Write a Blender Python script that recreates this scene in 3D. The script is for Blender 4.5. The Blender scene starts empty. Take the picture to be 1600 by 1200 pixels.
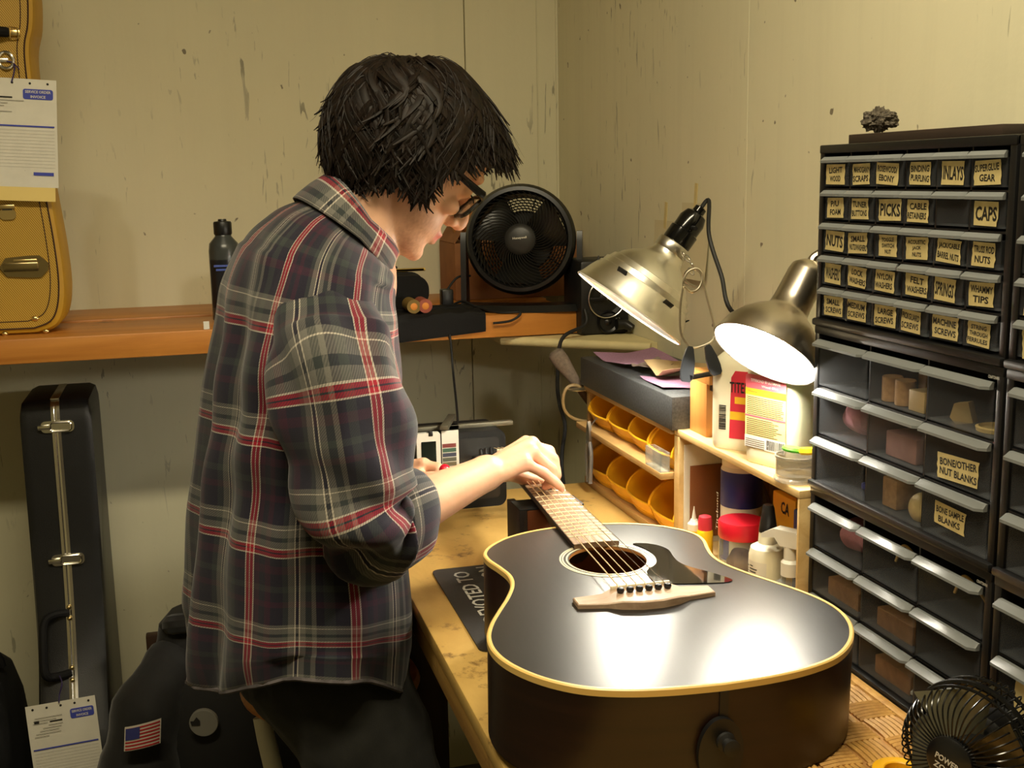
import bpy, bmesh, math, random
from mathutils import Vector as V, Matrix as M, noise
random.seed(7)
sc = bpy.context.scene
col = sc.collection
# ---------------------------------------------------------------- camera
H = 1.55                       # camera height over the floor
FPX, PITCH, ROLL, YAW = 1800.0, 0.17838, 0.01836, 0.26863
_h = V((math.sin(YAW), math.cos(YAW), 0)); _r = V((math.cos(YAW), -math.sin(YAW), 0)); _u = V((0, 0, 1))
CF = _h * math.cos(PITCH) - _u * math.sin(PITCH)
_d = -_u * math.cos(PITCH) - _h * math.sin(PITCH)
CR = _r * math.cos(ROLL) + _d * math.sin(ROLL)
CD = -_r * math.sin(ROLL) + _d * math.cos(ROLL)
CAM = V((0, 0, H))
cd = bpy.data.cameras.new('camera'); cam = bpy.data.objects.new('camera', cd); col.objects.link(cam)
cd.sensor_width = 36; cd.lens = 36 * FPX / 1600; cd.clip_start = .02; cd.clip_end = 60
cam.matrix_world = M(((CR.x, -CD.x, -CF.x, 0), (CR.y, -CD.y, -CF.y, 0), (CR.z, -CD.z, -CF.z, H), (0, 0, 0, 1)))
sc.camera = cam
# ---------------------------------------------------------------- world, view, big lights
sc.view_settings.view_transform = 'Standard'; sc.view_settings.look = 'None'
sc.view_settings.exposure = -0.1; sc.view_settings.gamma = 1; sc.view_settings.use_curve_mapping = False
w = bpy.data.worlds.new('world'); sc.world = w; w.use_nodes = True
w.node_tree.nodes['Background'].inputs[0].default_value = (1, .86, .6, 1)
w.node_tree.nodes['Background'].inputs[1].default_value = 0.0
def area(name, loc, target, size, size_y, power, colr):
    l = bpy.data.lights.new(name, 'AREA'); l.shape = 'RECTANGLE'; l.size = size; l.size_y = size_y
    l.energy = power; l.color = colr
    o = bpy.data.objects.new(name, l); col.objects.link(o); o.location = loc
    o.rotation_euler = (V(target) - V(loc)).to_track_quat('-Z', 'Y').to_euler()
    return o
area('ceiling_tube_light_offscreen', (.05, .70, 2.63), (.05, .70, 0), 1.15, .16, 39, (1, .87, .60))
# ---------------------------------------------------------------- pixel -> point helpers
def ray(x, y): return CR * ((x - 800) / FPX) + CD * ((y - 600) / FPX) + CF
def at_x(x, y, X): d = ray(x, y); return CAM + d * (X / d.x)
def at_y(x, y, Y): d = ray(x, y); return CAM + d * (Y / d.y)
def at_z(x, y, Z): d = ray(x, y); return CAM + d * ((Z - H) / d.z)
def at_d(x, y, t): return CAM + ray(x, y) * t
# ---------------------------------------------------------------- materials
MATS = {}
def nmat(name):
    m = bpy.data.materials.new(name); m.use_nodes = True; MATS[name] = m
    nt = m.node_tree; return m, nt, nt.nodes['Principled BSDF']
def N(nt, t, **kw):
    n = nt.nodes.new(t)
    for k, v in kw.items(): setattr(n, k, v)
    return n
def L(nt, a, b): nt.links.new(a, b)
def ramp(nt, fac, stops):
    r = N(nt, 'ShaderNodeValToRGB'); e = r.color_ramp.elements
    while len(e) < len(stops): e.new(.5)
    for x, (p, c) in zip(e, stops): x.position = p; x.color = (*c, 1) if len(c) == 3 else c
    L(nt, fac, r.inputs[0]); return r.outputs[0]
def noisetex(nt, scale, detail=4, rough=.55, vec=None, sx=None, dist=0):
    n = N(nt, 'ShaderNodeTexNoise'); n.inputs['Scale'].default_value = scale; n.inputs['Detail'].default_value = detail
    n.inputs['Roughness'].default_value = rough; n.inputs['Distortion'].default_value = dist
    if sx is not None:
        tc = N(nt, 'ShaderNodeTexCoord'); mp = N(nt, 'ShaderNodeMapping'); mp.inputs['Scale'].default_value = sx
        L(nt, tc.outputs['Object'], mp.inputs[0]); L(nt, mp.outputs[0], n.inputs['Vector'])
    elif vec is not None: L(nt, vec, n.inputs['Vector'])
    else:
        tc = N(nt, 'ShaderNodeTexCoord'); L(nt, tc.outputs['Object'], n.inputs['Vector'])
    return n.outputs['Fac']
def bumpit(nt, b, h, strength, dist=.002):
    n = N(nt, 'ShaderNodeBump'); n.inputs['Strength'].default_value = strength; n.inputs['Distance'].default_value = dist
    L(nt, h, n.inputs['Height']); L(nt, n.outputs[0], b.inputs['Normal'])
def mix(nt, fac, a, b, mode='MIX'):
    n = N(nt, 'ShaderNodeMix', data_type='RGBA', blend_type=mode)
    for s, v in ((0, fac), (6, a), (7, b)):
        if hasattr(v, 'is_linked'): L(nt, v, n.inputs[s])
        else: n.inputs[s].default_value = v if s == 0 else (*v, 1)
    return n.outputs[2]
def P(name, c, rough=.5, metal=0, var=.0, vscale=30, bump=0, bscale=200, emit=None, es=0, spec=.5, coat=0, sx=None, trans=0, c2=None, sheen=0):
    """plain procedural principled material; var/c2 give grain, bump fine relief"""
    m, nt, b = nmat(name)
    b.inputs['Base Color'].default_value = (*c, 1); b.inputs['Roughness'].default_value = rough; b.inputs['Metallic'].default_value = metal
    b.inputs['Specular IOR Level'].default_value = spec; b.inputs['Coat Weight'].default_value = coat
    b.inputs['Transmission Weight'].default_value = trans; b.inputs['Sheen Weight'].default_value = sheen
    if var or c2:
        f = noisetex(nt, vscale, sx=sx)
        c2 = c2 or tuple(x * (1 - var) for x in c); c1 = tuple(min(1, x * (1 + var * .5)) for x in c)
        L(nt, ramp(nt, f, [(.32, c2), (.68, c1)]), b.inputs['Base Color'])
    if bump: bumpit(nt, b, noisetex(nt, bscale, 3, sx=sx), bump)
    if emit: b.inputs['Emission Color'].default_value = (*emit, 1); b.inputs['Emission Strength'].default_value = es
    return m
def S(r, g, b):  # sRGB 0-255 -> linear
    f = lambda x: (x / 255 / 12.92) if x / 255 <= .04045 else ((x / 255 + .055) / 1.055) ** 2.4
    return (f(r), f(g), f(b))
def clear(name, tint=(.9, .92, .92), body=(.5, .52, .52), fac=.25, rough=.15, ior=1.4):
    """thin clear plastic: part transparent, part glossy/hazy"""
    m, nt, b = nmat(name)
    b.inputs['Base Color'].default_value = (*body, 1); b.inputs['Roughness'].default_value = rough
    t = N(nt, 'ShaderNodeBsdfTransparent'); t.inputs[0].default_value = (*tint, 1)
    mx = N(nt, 'ShaderNodeMixShader'); lw = N(nt, 'ShaderNodeLayerWeight'); fr = N(nt, 'ShaderNodeMath', operation='POWER'); fr.inputs[1].default_value = 4; L(nt, lw.outputs['Facing'], fr.inputs[0]); f2 = N(nt, 'ShaderNodeMath', operation='MULTIPLY'); f2.inputs[1].default_value = .6; L(nt, fr.outputs[0], f2.inputs[0])
    ad = N(nt, 'ShaderNodeMath', operation='ADD', use_clamp=True); ad.inputs[1].default_value = fac
    L(nt, f2.outputs[0], ad.inputs[0]); L(nt, ad.outputs[0], mx.inputs[0]); L(nt, t.outputs[0], mx.inputs[1]); L(nt, b.outputs[0], mx.inputs[2])
    L(nt, mx.outputs[0], nt.nodes['Material Output'].inputs[0]); return m
def wood(name, c1, c2, sx=(3, 40, 40), rough=.5, scale=1.0, bump=.15, dirt=None, dscale=9, dlo=.56, coat=0):
    m, nt, b = nmat(name)
    f = noisetex(nt, scale, 6, .65, sx=sx, dist=.6)
    c = ramp(nt, f, [(.25, c2), (.5, tuple((x + y) / 2 for x, y in zip(c1, c2))), (.75, c1)])
    if dirt:
        d = noisetex(nt, dscale, 8, .7); k = ramp(nt, d, [(dlo, (0, 0, 0)), (dlo + .1, (1, 1, 1))])
        c = mix(nt, k, c, dirt)
    L(nt, c, b.inputs['Base Color']); b.inputs['Roughness'].default_value = rough; b.inputs['Coat Weight'].default_value = coat
    bumpit(nt, b, f, bump); return m
# ---------------------------------------------------------------- object helpers
ORG = {}
def tag(o, label=None, cat=None, group=None, kind=None):
    if label: o['label'] = label
    if cat: o['category'] = cat
    if group: o['group'] = group
    if kind: o['kind'] = kind
    return o
def thing(name, label, cat, loc, group=None):
    o = bpy.data.objects.new(name, None); col.objects.link(o); o.location = loc; o.empty_display_size = .03
    ORG[o.name] = V(loc); return tag(o, label, cat, group)
def link(name, me, parent=None, loc=None):
    o = bpy.data.objects.new(name, me); col.objects.link(o)
    if parent is not None:
        o.parent = parent; base = ORG[parent.name]
        o.location = (V(loc) - base) if loc is not None else (0, 0, 0)
        ORG[o.name] = V(loc) if loc is not None else base.copy()
    else:
        o.location = loc if loc is not None else (0, 0, 0); ORG[o.name] = V(o.location)
    return o
def basis(o, x, y, z):
    x, y, z = V(x).normalized(), V(y).normalized(), V(z).normalized(); o = V(o)
    return M(((x.x, y.x, z.x, o.x), (x.y, y.y, z.y, o.y), (x.z, y.z, z.z, o.z), (0, 0, 0, 1)))
def zframe(o, z, xhint=(1, 0, 0)):
    z = V(z).normalized(); x = V(xhint); x = (x - z * x.dot(z))
    if x.length < 1e-4: x = V((0, 1, 0)) - z * z.y
    x.normalize(); return basis(o, x, z.cross(x), z)
def smoothpath(pts, n=8, closed=False):
    pts = [V(p) for p in pts]; out = []; k = len(pts)
    for i in range(k if closed else k - 1):
        g = lambda j: pts[j % k] if closed else pts[max(0, min(k - 1, j))]
        a, b, c, d = g(i - 1), g(i), g(i + 1), g(i + 2)
        for s in range(n):
            t = s / n
            out.append(.5 * ((2 * b) + (c - a) * t + (2 * a - 5 * b + 4 * c - d) * t * t + (3 * b - a - 3 * c + d) * t ** 3))
    if not closed: out.append(pts[-1])
    return out
FONTCACHE = {}
def text_geo(s, size=1.0, align='CENTER', bold=0):
    k = (s, align, bold)
    if k not in FONTCACHE:
        cu = bpy.data.curves.new('t', 'FONT'); cu.body = s; cu.align_x = align; cu.resolution_u = 2; cu.size = 1; cu.offset = bold
        cu.fill_mode = 'FRONT'
        o = bpy.data.objects.new('t', cu); col.objects.link(o)
        dg = bpy.context.evaluated_depsgraph_get(); me = o.evaluated_get(dg).to_mesh()
        vs = [v.co.copy() for v in me.vertices]; fs = [tuple(p.vertices) for p in me.polygons]
        bpy.data.objects.remove(o); bpy.data.curves.remove(cu); FONTCACHE[k] = (vs, fs)
    vs, fs = FONTCACHE[k]
    return [v * size for v in vs], fs
class MB:
    """collects shapes in one bmesh; build() links it as one object"""
    def __init__(s, mat=None): s.bm = bmesh.new(); s.T = mat or M.Identity(4); s.mi = 0; s.uv = None
    def _v(s, p): return s.bm.verts.new(s.T @ V(p))
    def _f(s, vs, mi=None):
        try: f = s.bm.faces.new(vs); f.material_index = s.mi if mi is None else mi; return f
        except ValueError: return None
    def box(s, lo, hi, bevel=0, seg=2, m=None):
        lo, hi = V(lo), V(hi)
        r = bmesh.ops.create_cube(s.bm, size=1); vs = r['verts']
        T = s.T @ (m or M.Identity(4)) @ M.Translation((lo + hi) / 2) @ M.Diagonal((*[max(1e-5, abs(x)) for x in (hi - lo)], 1))
        bmesh.ops.transform(s.bm, matrix=T, verts=vs)
        fs = {f for v in vs for f in v.link_faces}
        for f in fs: f.material_index = s.mi
        if bevel:
            es = list({e for v in vs for e in v.link_edges})
            rr = bmesh.ops.bevel(s.bm, geom=es, offset=bevel, segments=seg, affect='EDGES', profile=.5)
            for f in rr['faces']: f.material_index = s.mi
        return s
    def rings(s, rs, cap0=True, cap1=True, closed=False, loop=True):
        L_ = [[s._v(p) for p in r] for r in rs]; n = len(L_[0])
        k = len(L_)
        for i in range(k if closed else k - 1):
            a, b = L_[i], L_[(i + 1) % k]
            for j in range(n if loop else n - 1): s._f((a[j], a[(j + 1) % n], b[(j + 1) % n], b[j]))
        if not closed and loop:
            if cap0: s._f(list(reversed(L_[0])))
            if cap1: s._f(L_[-1])
        return L_
    def lathe(s, prof, seg=32, m=None, cap0=True, cap1=True, a0=0, a1=2 * math.pi):
        T0 = s.T
        if m is not None: s.T = s.T @ m
        rs = [[(r * math.cos(a), r * math.sin(a), z) for a in [a0 + (a1 - a0) * j / seg for j in range(seg)]] for r, z in prof]
        s.rings(rs, cap0, cap1); s.T = T0; return s
    def tube(s, path, r, seg=8, caps=True, closed=False, squash=1.0, hint=None):
        path = [V(p) for p in path]; n = len(path); rad = r if isinstance(r, (list, tuple)) else [r] * n
        rs = []; prev = None
        for i, p in enumerate(path):
            if closed: t = path[(i + 1) % n] - path[i - 1]
            else: t = path[min(n - 1, i + 1)] - path[max(0, i - 1)]
            if t.length < 1e-9: t = V((0, 0, 1))
            t.normalize()
            if prev is None:
                h = V(hint) if hint else (V((0, 0, 1)) if abs(t.z) < .9 else V((1, 0, 0)))
                x = h - t * h.dot(t); x.normalize()
            else:
                x = prev - t * prev.dot(t)
                if x.length < 1e-6: x = prev
                x.normalize()
            prev = x; y = t.cross(x)
            rs.append([p + (x * math.cos(a) * rad[i] + y * math.sin(a) * rad[i] * squash) for a in [2 * math.pi * j / seg for j in range(seg)]])
        s.rings(rs, caps, caps, closed); return s
    def prism(s, poly, z0, z1, m=None, caps=True):
        T0 = s.T
        if m is not None: s.T = s.T @ m
        a = [s._v((x, y, z0)) for x, y in poly]; b = [s._v((x, y, z1)) for x, y in poly]; n = len(poly)
        for j in range(n): s._f((a[j], a[(j + 1) % n], b[(j + 1) % n], b[j]))
        if caps: s._f(list(reversed(a))); s._f(b)
        s.T = T0; return s
    def quad(s, a, b, c, d): s._f([s._v(p) for p in (a, b, c, d)]); return s
    def sphere(s, c, r, seg=16, ring=10, sc_=(1, 1, 1), m=None):
        T = s.T @ (m or M.Identity(4)) @ M.Translation(V(c)) @ M.Diagonal((r * sc_[0], r * sc_[1], r * sc_[2], 1))
        rr = bmesh.ops.create_uvsphere(s.bm, u_segments=seg, v_segments=ring, radius=1, matrix=T)
        for f in {f for v in rr['verts'] for f in v.link_faces}: f.material_index = s.mi
        return s
    def grid(s, fn, nu, nv, wrap=False):
        g = [[s._v(fn(i / (nu if wrap else nu - 1), j / (nv - 1))) for i in range(nu)] for j in range(nv)]
        for j in range(nv - 1):
            for i in range(nu if wrap else nu - 1): s._f((g[j][i], g[j][(i + 1) % nu], g[j + 1][(i + 1) % nu], g[j + 1][i]))
        return g
    def text(s, body, m, w=None, h=None, size=.01, align='CENTER', bold=0, mi=None, jit=0, lift=0):
        """flat lettering in the xy plane of m, scaled to fit w x h"""
        vs, fs = text_geo(body, 1, align, bold)
        if not vs: return s
        x0, x1 = min(v.x for v in vs), max(v.x for v in vs); y0, y1 = min(v.y for v in vs), max(v.y for v in vs)
        sx = sy = size
        if w: sx = w / max(1e-6, x1 - x0); sy = sx if not h else h / max(1e-6, y1 - y0)
        elif h: sx = sy = h / max(1e-6, y1 - y0)
        cx = (x0 + x1) / 2 if (w or h) and align == 'CENTER' else 0; cy = (y0 + y1) / 2
        T0 = s.T; s.T = s.T @ m
        B = [s._v(((v.x - cx) * sx, (v.y - cy) * sy, lift)) for v in vs]; s.T = T0
        for f in fs: s._f([B[i] for i in f], mi)
        return s
    def weld(s, d=1e-5): bmesh.ops.remove_doubles(s.bm, verts=s.bm.verts[:], dist=d); return s
    def mesh(s, name, mats, origin=V((0, 0, 0)), smooth=35, recalc=True):
        if recalc: bmesh.ops.recalc_face_normals(s.bm, faces=s.bm.faces[:])
        me = bpy.data.meshes.new(name)
        if origin.length > 0: bmesh.ops.translate(s.bm, verts=s.bm.verts[:], vec=-origin)
        s.bm.to_mesh(me); s.bm.free()
        for m in (mats if isinstance(mats, (list, tuple)) else [mats]): me.materials.append(m)
        if smooth:
            me.polygons.foreach_set('use_smooth', [True] * len(me.polygons)); me.set_sharp_from_angle(angle=math.radians(smooth))
        return me
    def build(s, name, mats, parent=None, smooth=35, label=None, cat=None, group=None, kind=None, recalc=True):
        if parent is not None: org = ORG[parent.name]
        else:
            vs = [v.co for v in s.bm.verts]
            org = V(((min(v.x for v in vs) + max(v.x for v in vs)) / 2, (min(v.y for v in vs) + max(v.y for v in vs)) / 2, min(v.z for v in vs)))
        me = s.mesh(name, mats, org.copy(), smooth, recalc)
        o = link(name, me, parent, None if parent is not None else org)
        return tag(o, label, cat, group, kind)
def rrect(w, h, r, n=5, cx=0, cy=0):
    out = []
    for sx, sy, a0 in ((1, 1, 0), (-1, 1, 90), (-1, -1, 180), (1, -1, 270)):
        for k in range(n + 1):
            a = math.radians(a0 + 90 * k / n); out.append((cx + sx * (w / 2 - r) + r * math.cos(a), cy + sy * (h / 2 - r) + r * math.sin(a)))
    return out
X3, Y3, Z3 = V((1, 0, 0)), V((0, 1, 0)), V((0, 0, 1))
# common materials
BLACK = P('black_plastic', S(17, 17, 18), .38); BLACKM = P('matte_black', S(14, 14, 14), .7); RUBBER = P('black_rubber', S(13, 13, 13), .6)
STEEL = P('steel', (.62, .6, .55), .3, 1); CHROME = P('chrome', (.8, .78, .7), .14, 1); BRASS = P('brass', (.78, .6, .28), .28, 1)
WHITEP = P('white_plastic', S(225, 222, 210), .4); INK = P('black_ink', (.012, .011, .01), .7); PAPER = P('white_paper', S(222, 218, 205), .8, var=.05)
TAPE = P('masking_tape', S(208, 190, 132), .75, var=.12, vscale=60); BLUEINK = P('blue_ink', S(62, 72, 170), .7); GREYINK = P('grey_ink', S(120, 115, 105), .8)
GLASS = clear('clear_glass', (.93, .95, .95), (.75, .78, .78), .06, .05)
PINE = wood('pine', S(222, 196, 140), S(190, 152, 92), sx=(30, 2.5, 30), rough=.55)
# ---------------------------------------------------------------- room shell
XR, YB = .90, 2.79
XL, YF, ZC = -2.6, -2.2, 2.7
def wall_mat(name, base, streak=0):
    m, nt, b = nmat(name)
    n1 = noisetex(nt, 1.6, 5, .6); c = mix(nt, n1, tuple(x * .84 for x in base), tuple(min(1, x * 1.06) for x in base))
    # fine vertical roller streaks
    n2 = noisetex(nt, 1, 5, .65, sx=(26, 26, 1.1)); k2 = ramp(nt, n2, [(.45, (0, 0, 0)), (.8, (.55 * streak + .12,) * 3)])
    c = mix(nt, k2, c, tuple(x * .74 for x in base))
    # scuffs: thin scratches, only in scattered patches
    n3 = noisetex(nt, 1, 3, .5, sx=(60, 60, 9), dist=1.4); n4 = noisetex(nt, 2.3, 3, .6)
    k3 = ramp(nt, n3, [(.655, (0, 0, 0)), (.69, (1, 1, 1))]); k4 = ramp(nt, n4, [(.46, (0, 0, 0)), (.62, (1, 1, 1))])
    c = mix(nt, mix(nt, 1.0, k3, k4, 'MULTIPLY'), c, tuple(x * .34 for x in base))
    n5 = noisetex(nt, 34, 2, .5); k5 = ramp(nt, n5, [(.735, (0, 0, 0)), (.76, (.8, .8, .8))])
    c = mix(nt, k5, c, (.09, .06, .03))
    L(nt, c, b.inputs['Base Color']); b.inputs['Roughness'].default_value = .62
    bumpit(nt, b, noisetex(nt, 90, 4), .12); return m
WALLC = (.76, .72, .51)
WALL = wall_mat('cream_wall_paint', WALLC); WALLR = wall_mat('cream_panel_paint', WALLC, .3)
def slab(name, lo, hi, m, bevel=0, parent=None):
    o = MB().box(lo, hi, bevel).build(name, m, parent)
    if parent is None: o['kind'] = 'structure'
    return o
# back wall of painted panels with open seams at the photographed places
seam_x = [at_y(726, 60, YB).x, at_y(627, 600, YB).x]
wb = slab('wall_back', (XL - .1, YB + .012, 0), (XR + .1, YB + .1, ZC), WALL)
edges = [XL, -1.9, -.68, seam_x[0], XR]
for a, b in zip(edges[:-1], edges[1:]):
    MB().box((a + .0012, YB, 0), (b - .0012, YB + .013, ZC), .0012, 1).build('wall_panel', WALL, wb)
wr = slab('wall_right', (XR + .012, YF, 0), (XR + .1, YB + .1, ZC), WALLR)
ed = [YF, -.9, .3, at_x(1170, 60, XR).y, YB]
for a, b in zip(ed[:-1], ed[1:]):
    MB().box((XR, a + .0004, 0), (XR + .013, b - .0004, ZC), .0004, 1).build('wall_panel', WALLR, wr)
slab('wall_left', (XL - .1, YF, 0), (XL, YB + .1, ZC), WALL); slab('wall_front', (XL - .1, YF - .1, 0), (XR + .1, YF, ZC), WALL)
slab('ceiling', (XL - .1, YF - .1, ZC), (XR + .1, YB + .1, ZC + .1), P('ceiling_paint', (.7, .67, .55), .8))
slab('floor', (XL - .1, YF - .1, -.1), (XR + .1, YB + .1, 0), P('concrete', S(88, 82, 72), .75, var=.25, vscale=5, bump=.1))
# corner bead of the wall
slab('trim_1', (XR - .006, YB - .004, 0), (XR, YB, ZC), WALL, .001)
slab('trim_2', (XR - .055, YB - .004, 0), (XR - .052, YB, ZC), WALL, .001)
# fixture that holds the ceiling light
for (x, y, lx, ly) in ((.05, .70, .6, .1),):
    t = thing('ceiling_light', 'long white ceiling fixture over the workbench', 'ceiling light', (x, y, ZC))
    MB().box((x - lx, y - ly, ZC - .05), (x + lx, y + ly, ZC + .002), .008).build('housing', WHITEP, t)
# ---------------------------------------------------------------- workbench
BZ = .95; BX0, BX1, BY0, BY1 = .276, .895, .12, 2.10
PLY = wood('worn_plywood', S(214, 178, 104), S(178, 138, 68), sx=(9, 5, 9), rough=.5, dirt=S(92, 62, 30), dscale=13, dlo=.575)
DARKW = wood('dark_wood', S(74, 46, 24), S(42, 26, 14), sx=(40, 40, 4), rough=.6)
wbn = thing('workbench', 'worn plywood workbench with stained top under the guitar', 'workbench', ((BX0 + BX1) / 2, (BY0 + BY1) / 2, 0))
MB().box((BX0, BY0, BZ - .022), (BX1, BY1, BZ), .003).build('bench_top', PLY, wbn)
EDGE = wood('bench_edge', S(196, 156, 82), S(140, 98, 44), sx=(40, 4, 40), rough=.6, dirt=S(60, 36, 16), dscale=14, dlo=.56)
MB().box((BX0 + .004, BY0, BZ - .062), (BX0 + .026, BY1, BZ - .022), .002).build('apron', EDGE, wbn)
for x, y in ((BX0 + .02, BY1 - .12), (BX0 + .02, 1.72), (BX0 + .02, .2), (BX1 - .1, BY1 - .12), (BX1 - .1, .2)):
    MB().box((x, y, 0), (x + .06, y + .085, BZ - .022), .003).build('leg', DARKW, wbn)
MB().box((BX0 + .1, BY0 + .05, .24), (BX1 - .02, BY1 - .05, .258), .002).build('lower_shelf', DARKW, wbn)
# ---------------------------------------------------------------- black lettered mat under the guitar
MATB = P('black_mat', S(30, 29, 30), .5, bump=.1, bscale=300); MATT = P('mat_lettering', S(190, 188, 180), .6)
mc = [at_z(674, 896, BZ), at_z(752, 890, BZ), at_z(756, 1018, BZ)]
# frame: text runs away from the camera along +Y beside the guitar
m0 = at_z(676, 897, BZ); m1 = at_z(748, 1016, BZ)
ey = (m0 - m1); ey.z = 0; ey.normalize(); ex = V((ey.y, -ey.x, 0))
FR = basis((m1.x, m1.y, BZ), ex, ey, Z3); ml = (m0 - m1).length
t = MB(FR)
t.prism(rrect(.30, ml + .02, .012, 4, .15, ml / 2), 0.0003, .003)
lab = thing('bench_mat', 'black counter mat with white lettering, half under the guitar', 'mat', (m1.x, m1.y, BZ))
t.build('mat', MATB, lab)
b = MB(); mm = FR @ M.Translation((.052, ml - .018, .0034)) @ M.Rotation(math.pi / 2, 4, 'Z')
vs = None
def mat_line(s, xoff, size, end):
    b.text(s, FR @ M.Translation((xoff, end, .0034)) @ M.Rotation(math.pi / 2, 4, 'Z'), size=size, align='RIGHT', bold=.012)
mat_line('DEVOTED TO', .040, .034, ml - .012); mat_line('PERFECTION', .080, .034, ml + .002)
b.build('lettering', MATT, lab)

# ---------------------------------------------------------------- basket weave mat by the drawers
WEAVE = wood('woven_seagrass', S(205, 160, 84), S(150, 104, 44), sx=(40, 40, 40), rough=.6)
WEAVED = P('weave_backing', S(160, 116, 60), .8)
wm = thing('woven_mat', 'brown basket-weave mat under the guitar and beside the drawer cabinets', 'mat', (.60, .95, BZ))
wx0, wx1, wy0, wy1 = .49, .722, .55, 1.28
MB().box((wx0, wy0, BZ + .0003), (wx1, wy1, BZ + .0022)).build('backing', WEAVED, wm)
MB().box((wx1, wy0, BZ + .0003), (wx1 + .012, wy1, BZ + .005), .002).build('border', WEAVE, wm)
cell = .040
def ribs(vertical):
    b = MB(); n = 6; c = cell * .98
    for k in range(n):
        o = -c / 2 + (k + .5) * c / n; path = []
        for j in range(7):
            s = -c * .56 + c * 1.12 * j / 6; z = .0036 + .0016 * math.cos((s / (c * .56)) * math.pi / 2) - .0016
            path.append((o, s, z) if vertical else (s, o, z))
        b.tube(path, c / n * .5, 6, squash=1)
    return b.mesh('weave_block', WEAVE)
RV, RH = ribs(True), ribs(False)
ang = math.radians(0)
i = 0
ny = int((wy1 - wy0) / cell); nx = int((wx1 - wx0) / cell)
for a in range(nx):
    for c_ in range(ny):
        o = link('weave_block', RV if (a + c_) % 2 else RH, wm, (wx0 + (a + .5) * (wx1 - wx0) / nx, wy0 + (c_ + .5) * (wy1 - wy0) / ny, BZ))

# ---------------------------------------------------------------- neck rest blocks
BLKW = wood('scratched_redwood', S(120, 66, 34), S(70, 34, 18), sx=(30, 30, 5), rough=.35, dirt=S(190, 140, 90), dscale=30, dlo=.64)
BLKD = P('dark_block', S(28, 20, 16), .5, var=.3)
t = thing('neck_rest_block', 'scratched red-brown wooden block propping the guitar neck', 'block', (.49, 1.60, BZ))
MB().box((.452, 1.57, BZ), (.53, 1.62, 1.066), .002).build('block', BLKW, t)
MB().box((.44, 1.57, BZ), (.452, 1.64, 1.066), .001).build('side_plate', BLKD, t)
MB().box((.44, 1.57, 1.0655), (.54, 1.62, 1.0685), .001).build('felt_pad', BLACKM, t)
p = at_z(750, 870, BZ)
MB().box((.385, 1.475, BZ), (.45, 1.535, BZ + .045), .002).build('wood_block', BLKD, None, label='low dark wooden block on the bench behind the guitar', cat='block')
# ---------------------------------------------------------------- acoustic guitar
GO = V((.4676, .9491, H - .4848)); ga, gb, gc = .0319, .0261, -.0058
GV = V((math.sin(ga) * math.cos(gb), math.cos(ga) * math.cos(gb), math.sin(gb)))
GU = V((math.cos(ga), -math.sin(ga), 0)); GW = GU.cross(GV); GU = GU * math.cos(gc) + GW * math.sin(gc); GW = GU.cross(GV)
GT = basis(GO, GU, GV, GW)
prof = [(.0, .0), (.003, .05), (.011, .095), (.027, .135), (.055, .167), (.09, .189), (.125, .199), (.16, .198), (.195, .187), (.23, .170), (.265, .152), (.3, .138), (.33, .134), (.36, .139), (.39, .1465), (.415, .146), (.44, .133), (.465, .107), (.482, .074), (.491, .037), (.494, 0)]
half = smoothpath([(w, v, 0) for v, w in prof], 5)
outl = [(p.x, p.y) for p in half] + [(-p.x, p.y) for p in reversed(half[1:-1])]
def off(poly, d):
    n = len(poly); out = []
    for i in range(n):
        a, b, c = V(poly[i - 1]), V(poly[i]), V(poly[(i + 1) % n]); t = (c - a); nn = V((t.y, -t.x))
        nn.normalize(); out.append(tuple(b - nn * d))
    return out
gt = thing('acoustic_guitar', 'matte black topped acoustic guitar with cream binding lying on the bench', 'guitar', GO - GW * .1)
m, nt, b_ = nmat('satin_black_top')
b_.inputs['Base Color'].default_value = (.011, .0105, .010, 1); b_.inputs['Specular IOR Level'].default_value = .75
g1 = noisetex(nt, 1, 3, .6, sx=(420, 5, 5)); L(nt, ramp(nt, g1, [(.3, (.295, .295, .295)), (.7, (.315, .315, .315))]), b_.inputs['Roughness']); bumpit(nt, b_, g1, .02, .0004)
TOPM = m
SIDE = wood('dark_mahogany_side', S(46, 25, 13), S(25, 13, 7), sx=(2, 2, 45), rough=.36, bump=.05)
BIND = P('cream_binding', S(226, 190, 112), .35); EBONY = P('ebony', S(34, 24, 20), .45, var=.3, vscale=80)
ROSEW = wood('rosewood_fretboard', S(150, 122, 92), S(104, 78, 56), sx=(150, 8, 40), rough=.42); BRIDGEW = wood('pale_rosewood_bridge', S(196, 170, 144), S(150, 118, 92), sx=(8, 120, 60), rough=.45)
# soundboard with the hole cut out (strips between the hole and the outline)
hc, hr = (0, .354), .0487
def band(b, inner, outer, z, mi=0):
    n = len(inner); A = [b._v((x, y, z)) for x, y in inner]; B = [b._v((x, y, z)) for x, y in outer]
    for j in range(n): b._f((A[j], A[(j + 1) % n], B[(j + 1) % n], B[j]))
def ray_out(poly, c, n):
    res = []
    for k in range(n):
        a = 2 * math.pi * k / n; d = V((math.cos(a), math.sin(a))); best = 0
        for i in range(len(poly)):
            p, q = V(poly[i]) - V(c), V(poly[(i + 1) % len(poly)]) - V(c); e = q - p; den = d.x * e.y - d.y * e.x
            if abs(den) < 1e-12: continue
            t = (p.x * e.y - p.y * e.x) / den; s_ = (p.x * d.y - p.y * d.x) / den
            if t > 0 and -1e-6 <= s_ <= 1 + 1e-6: best = max(best, t)
        res.append((c[0] + d.x * best, c[1] + d.y * best))
    return res
inn = off(outl, .004)
b = MB(GT); poly = inn
NB = 240
circ = [(hc[0] + hr * math.cos(2 * math.pi * k / NB), hc[1] + hr * math.sin(2 * math.pi * k / NB)) for k in range(NB)]
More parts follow.
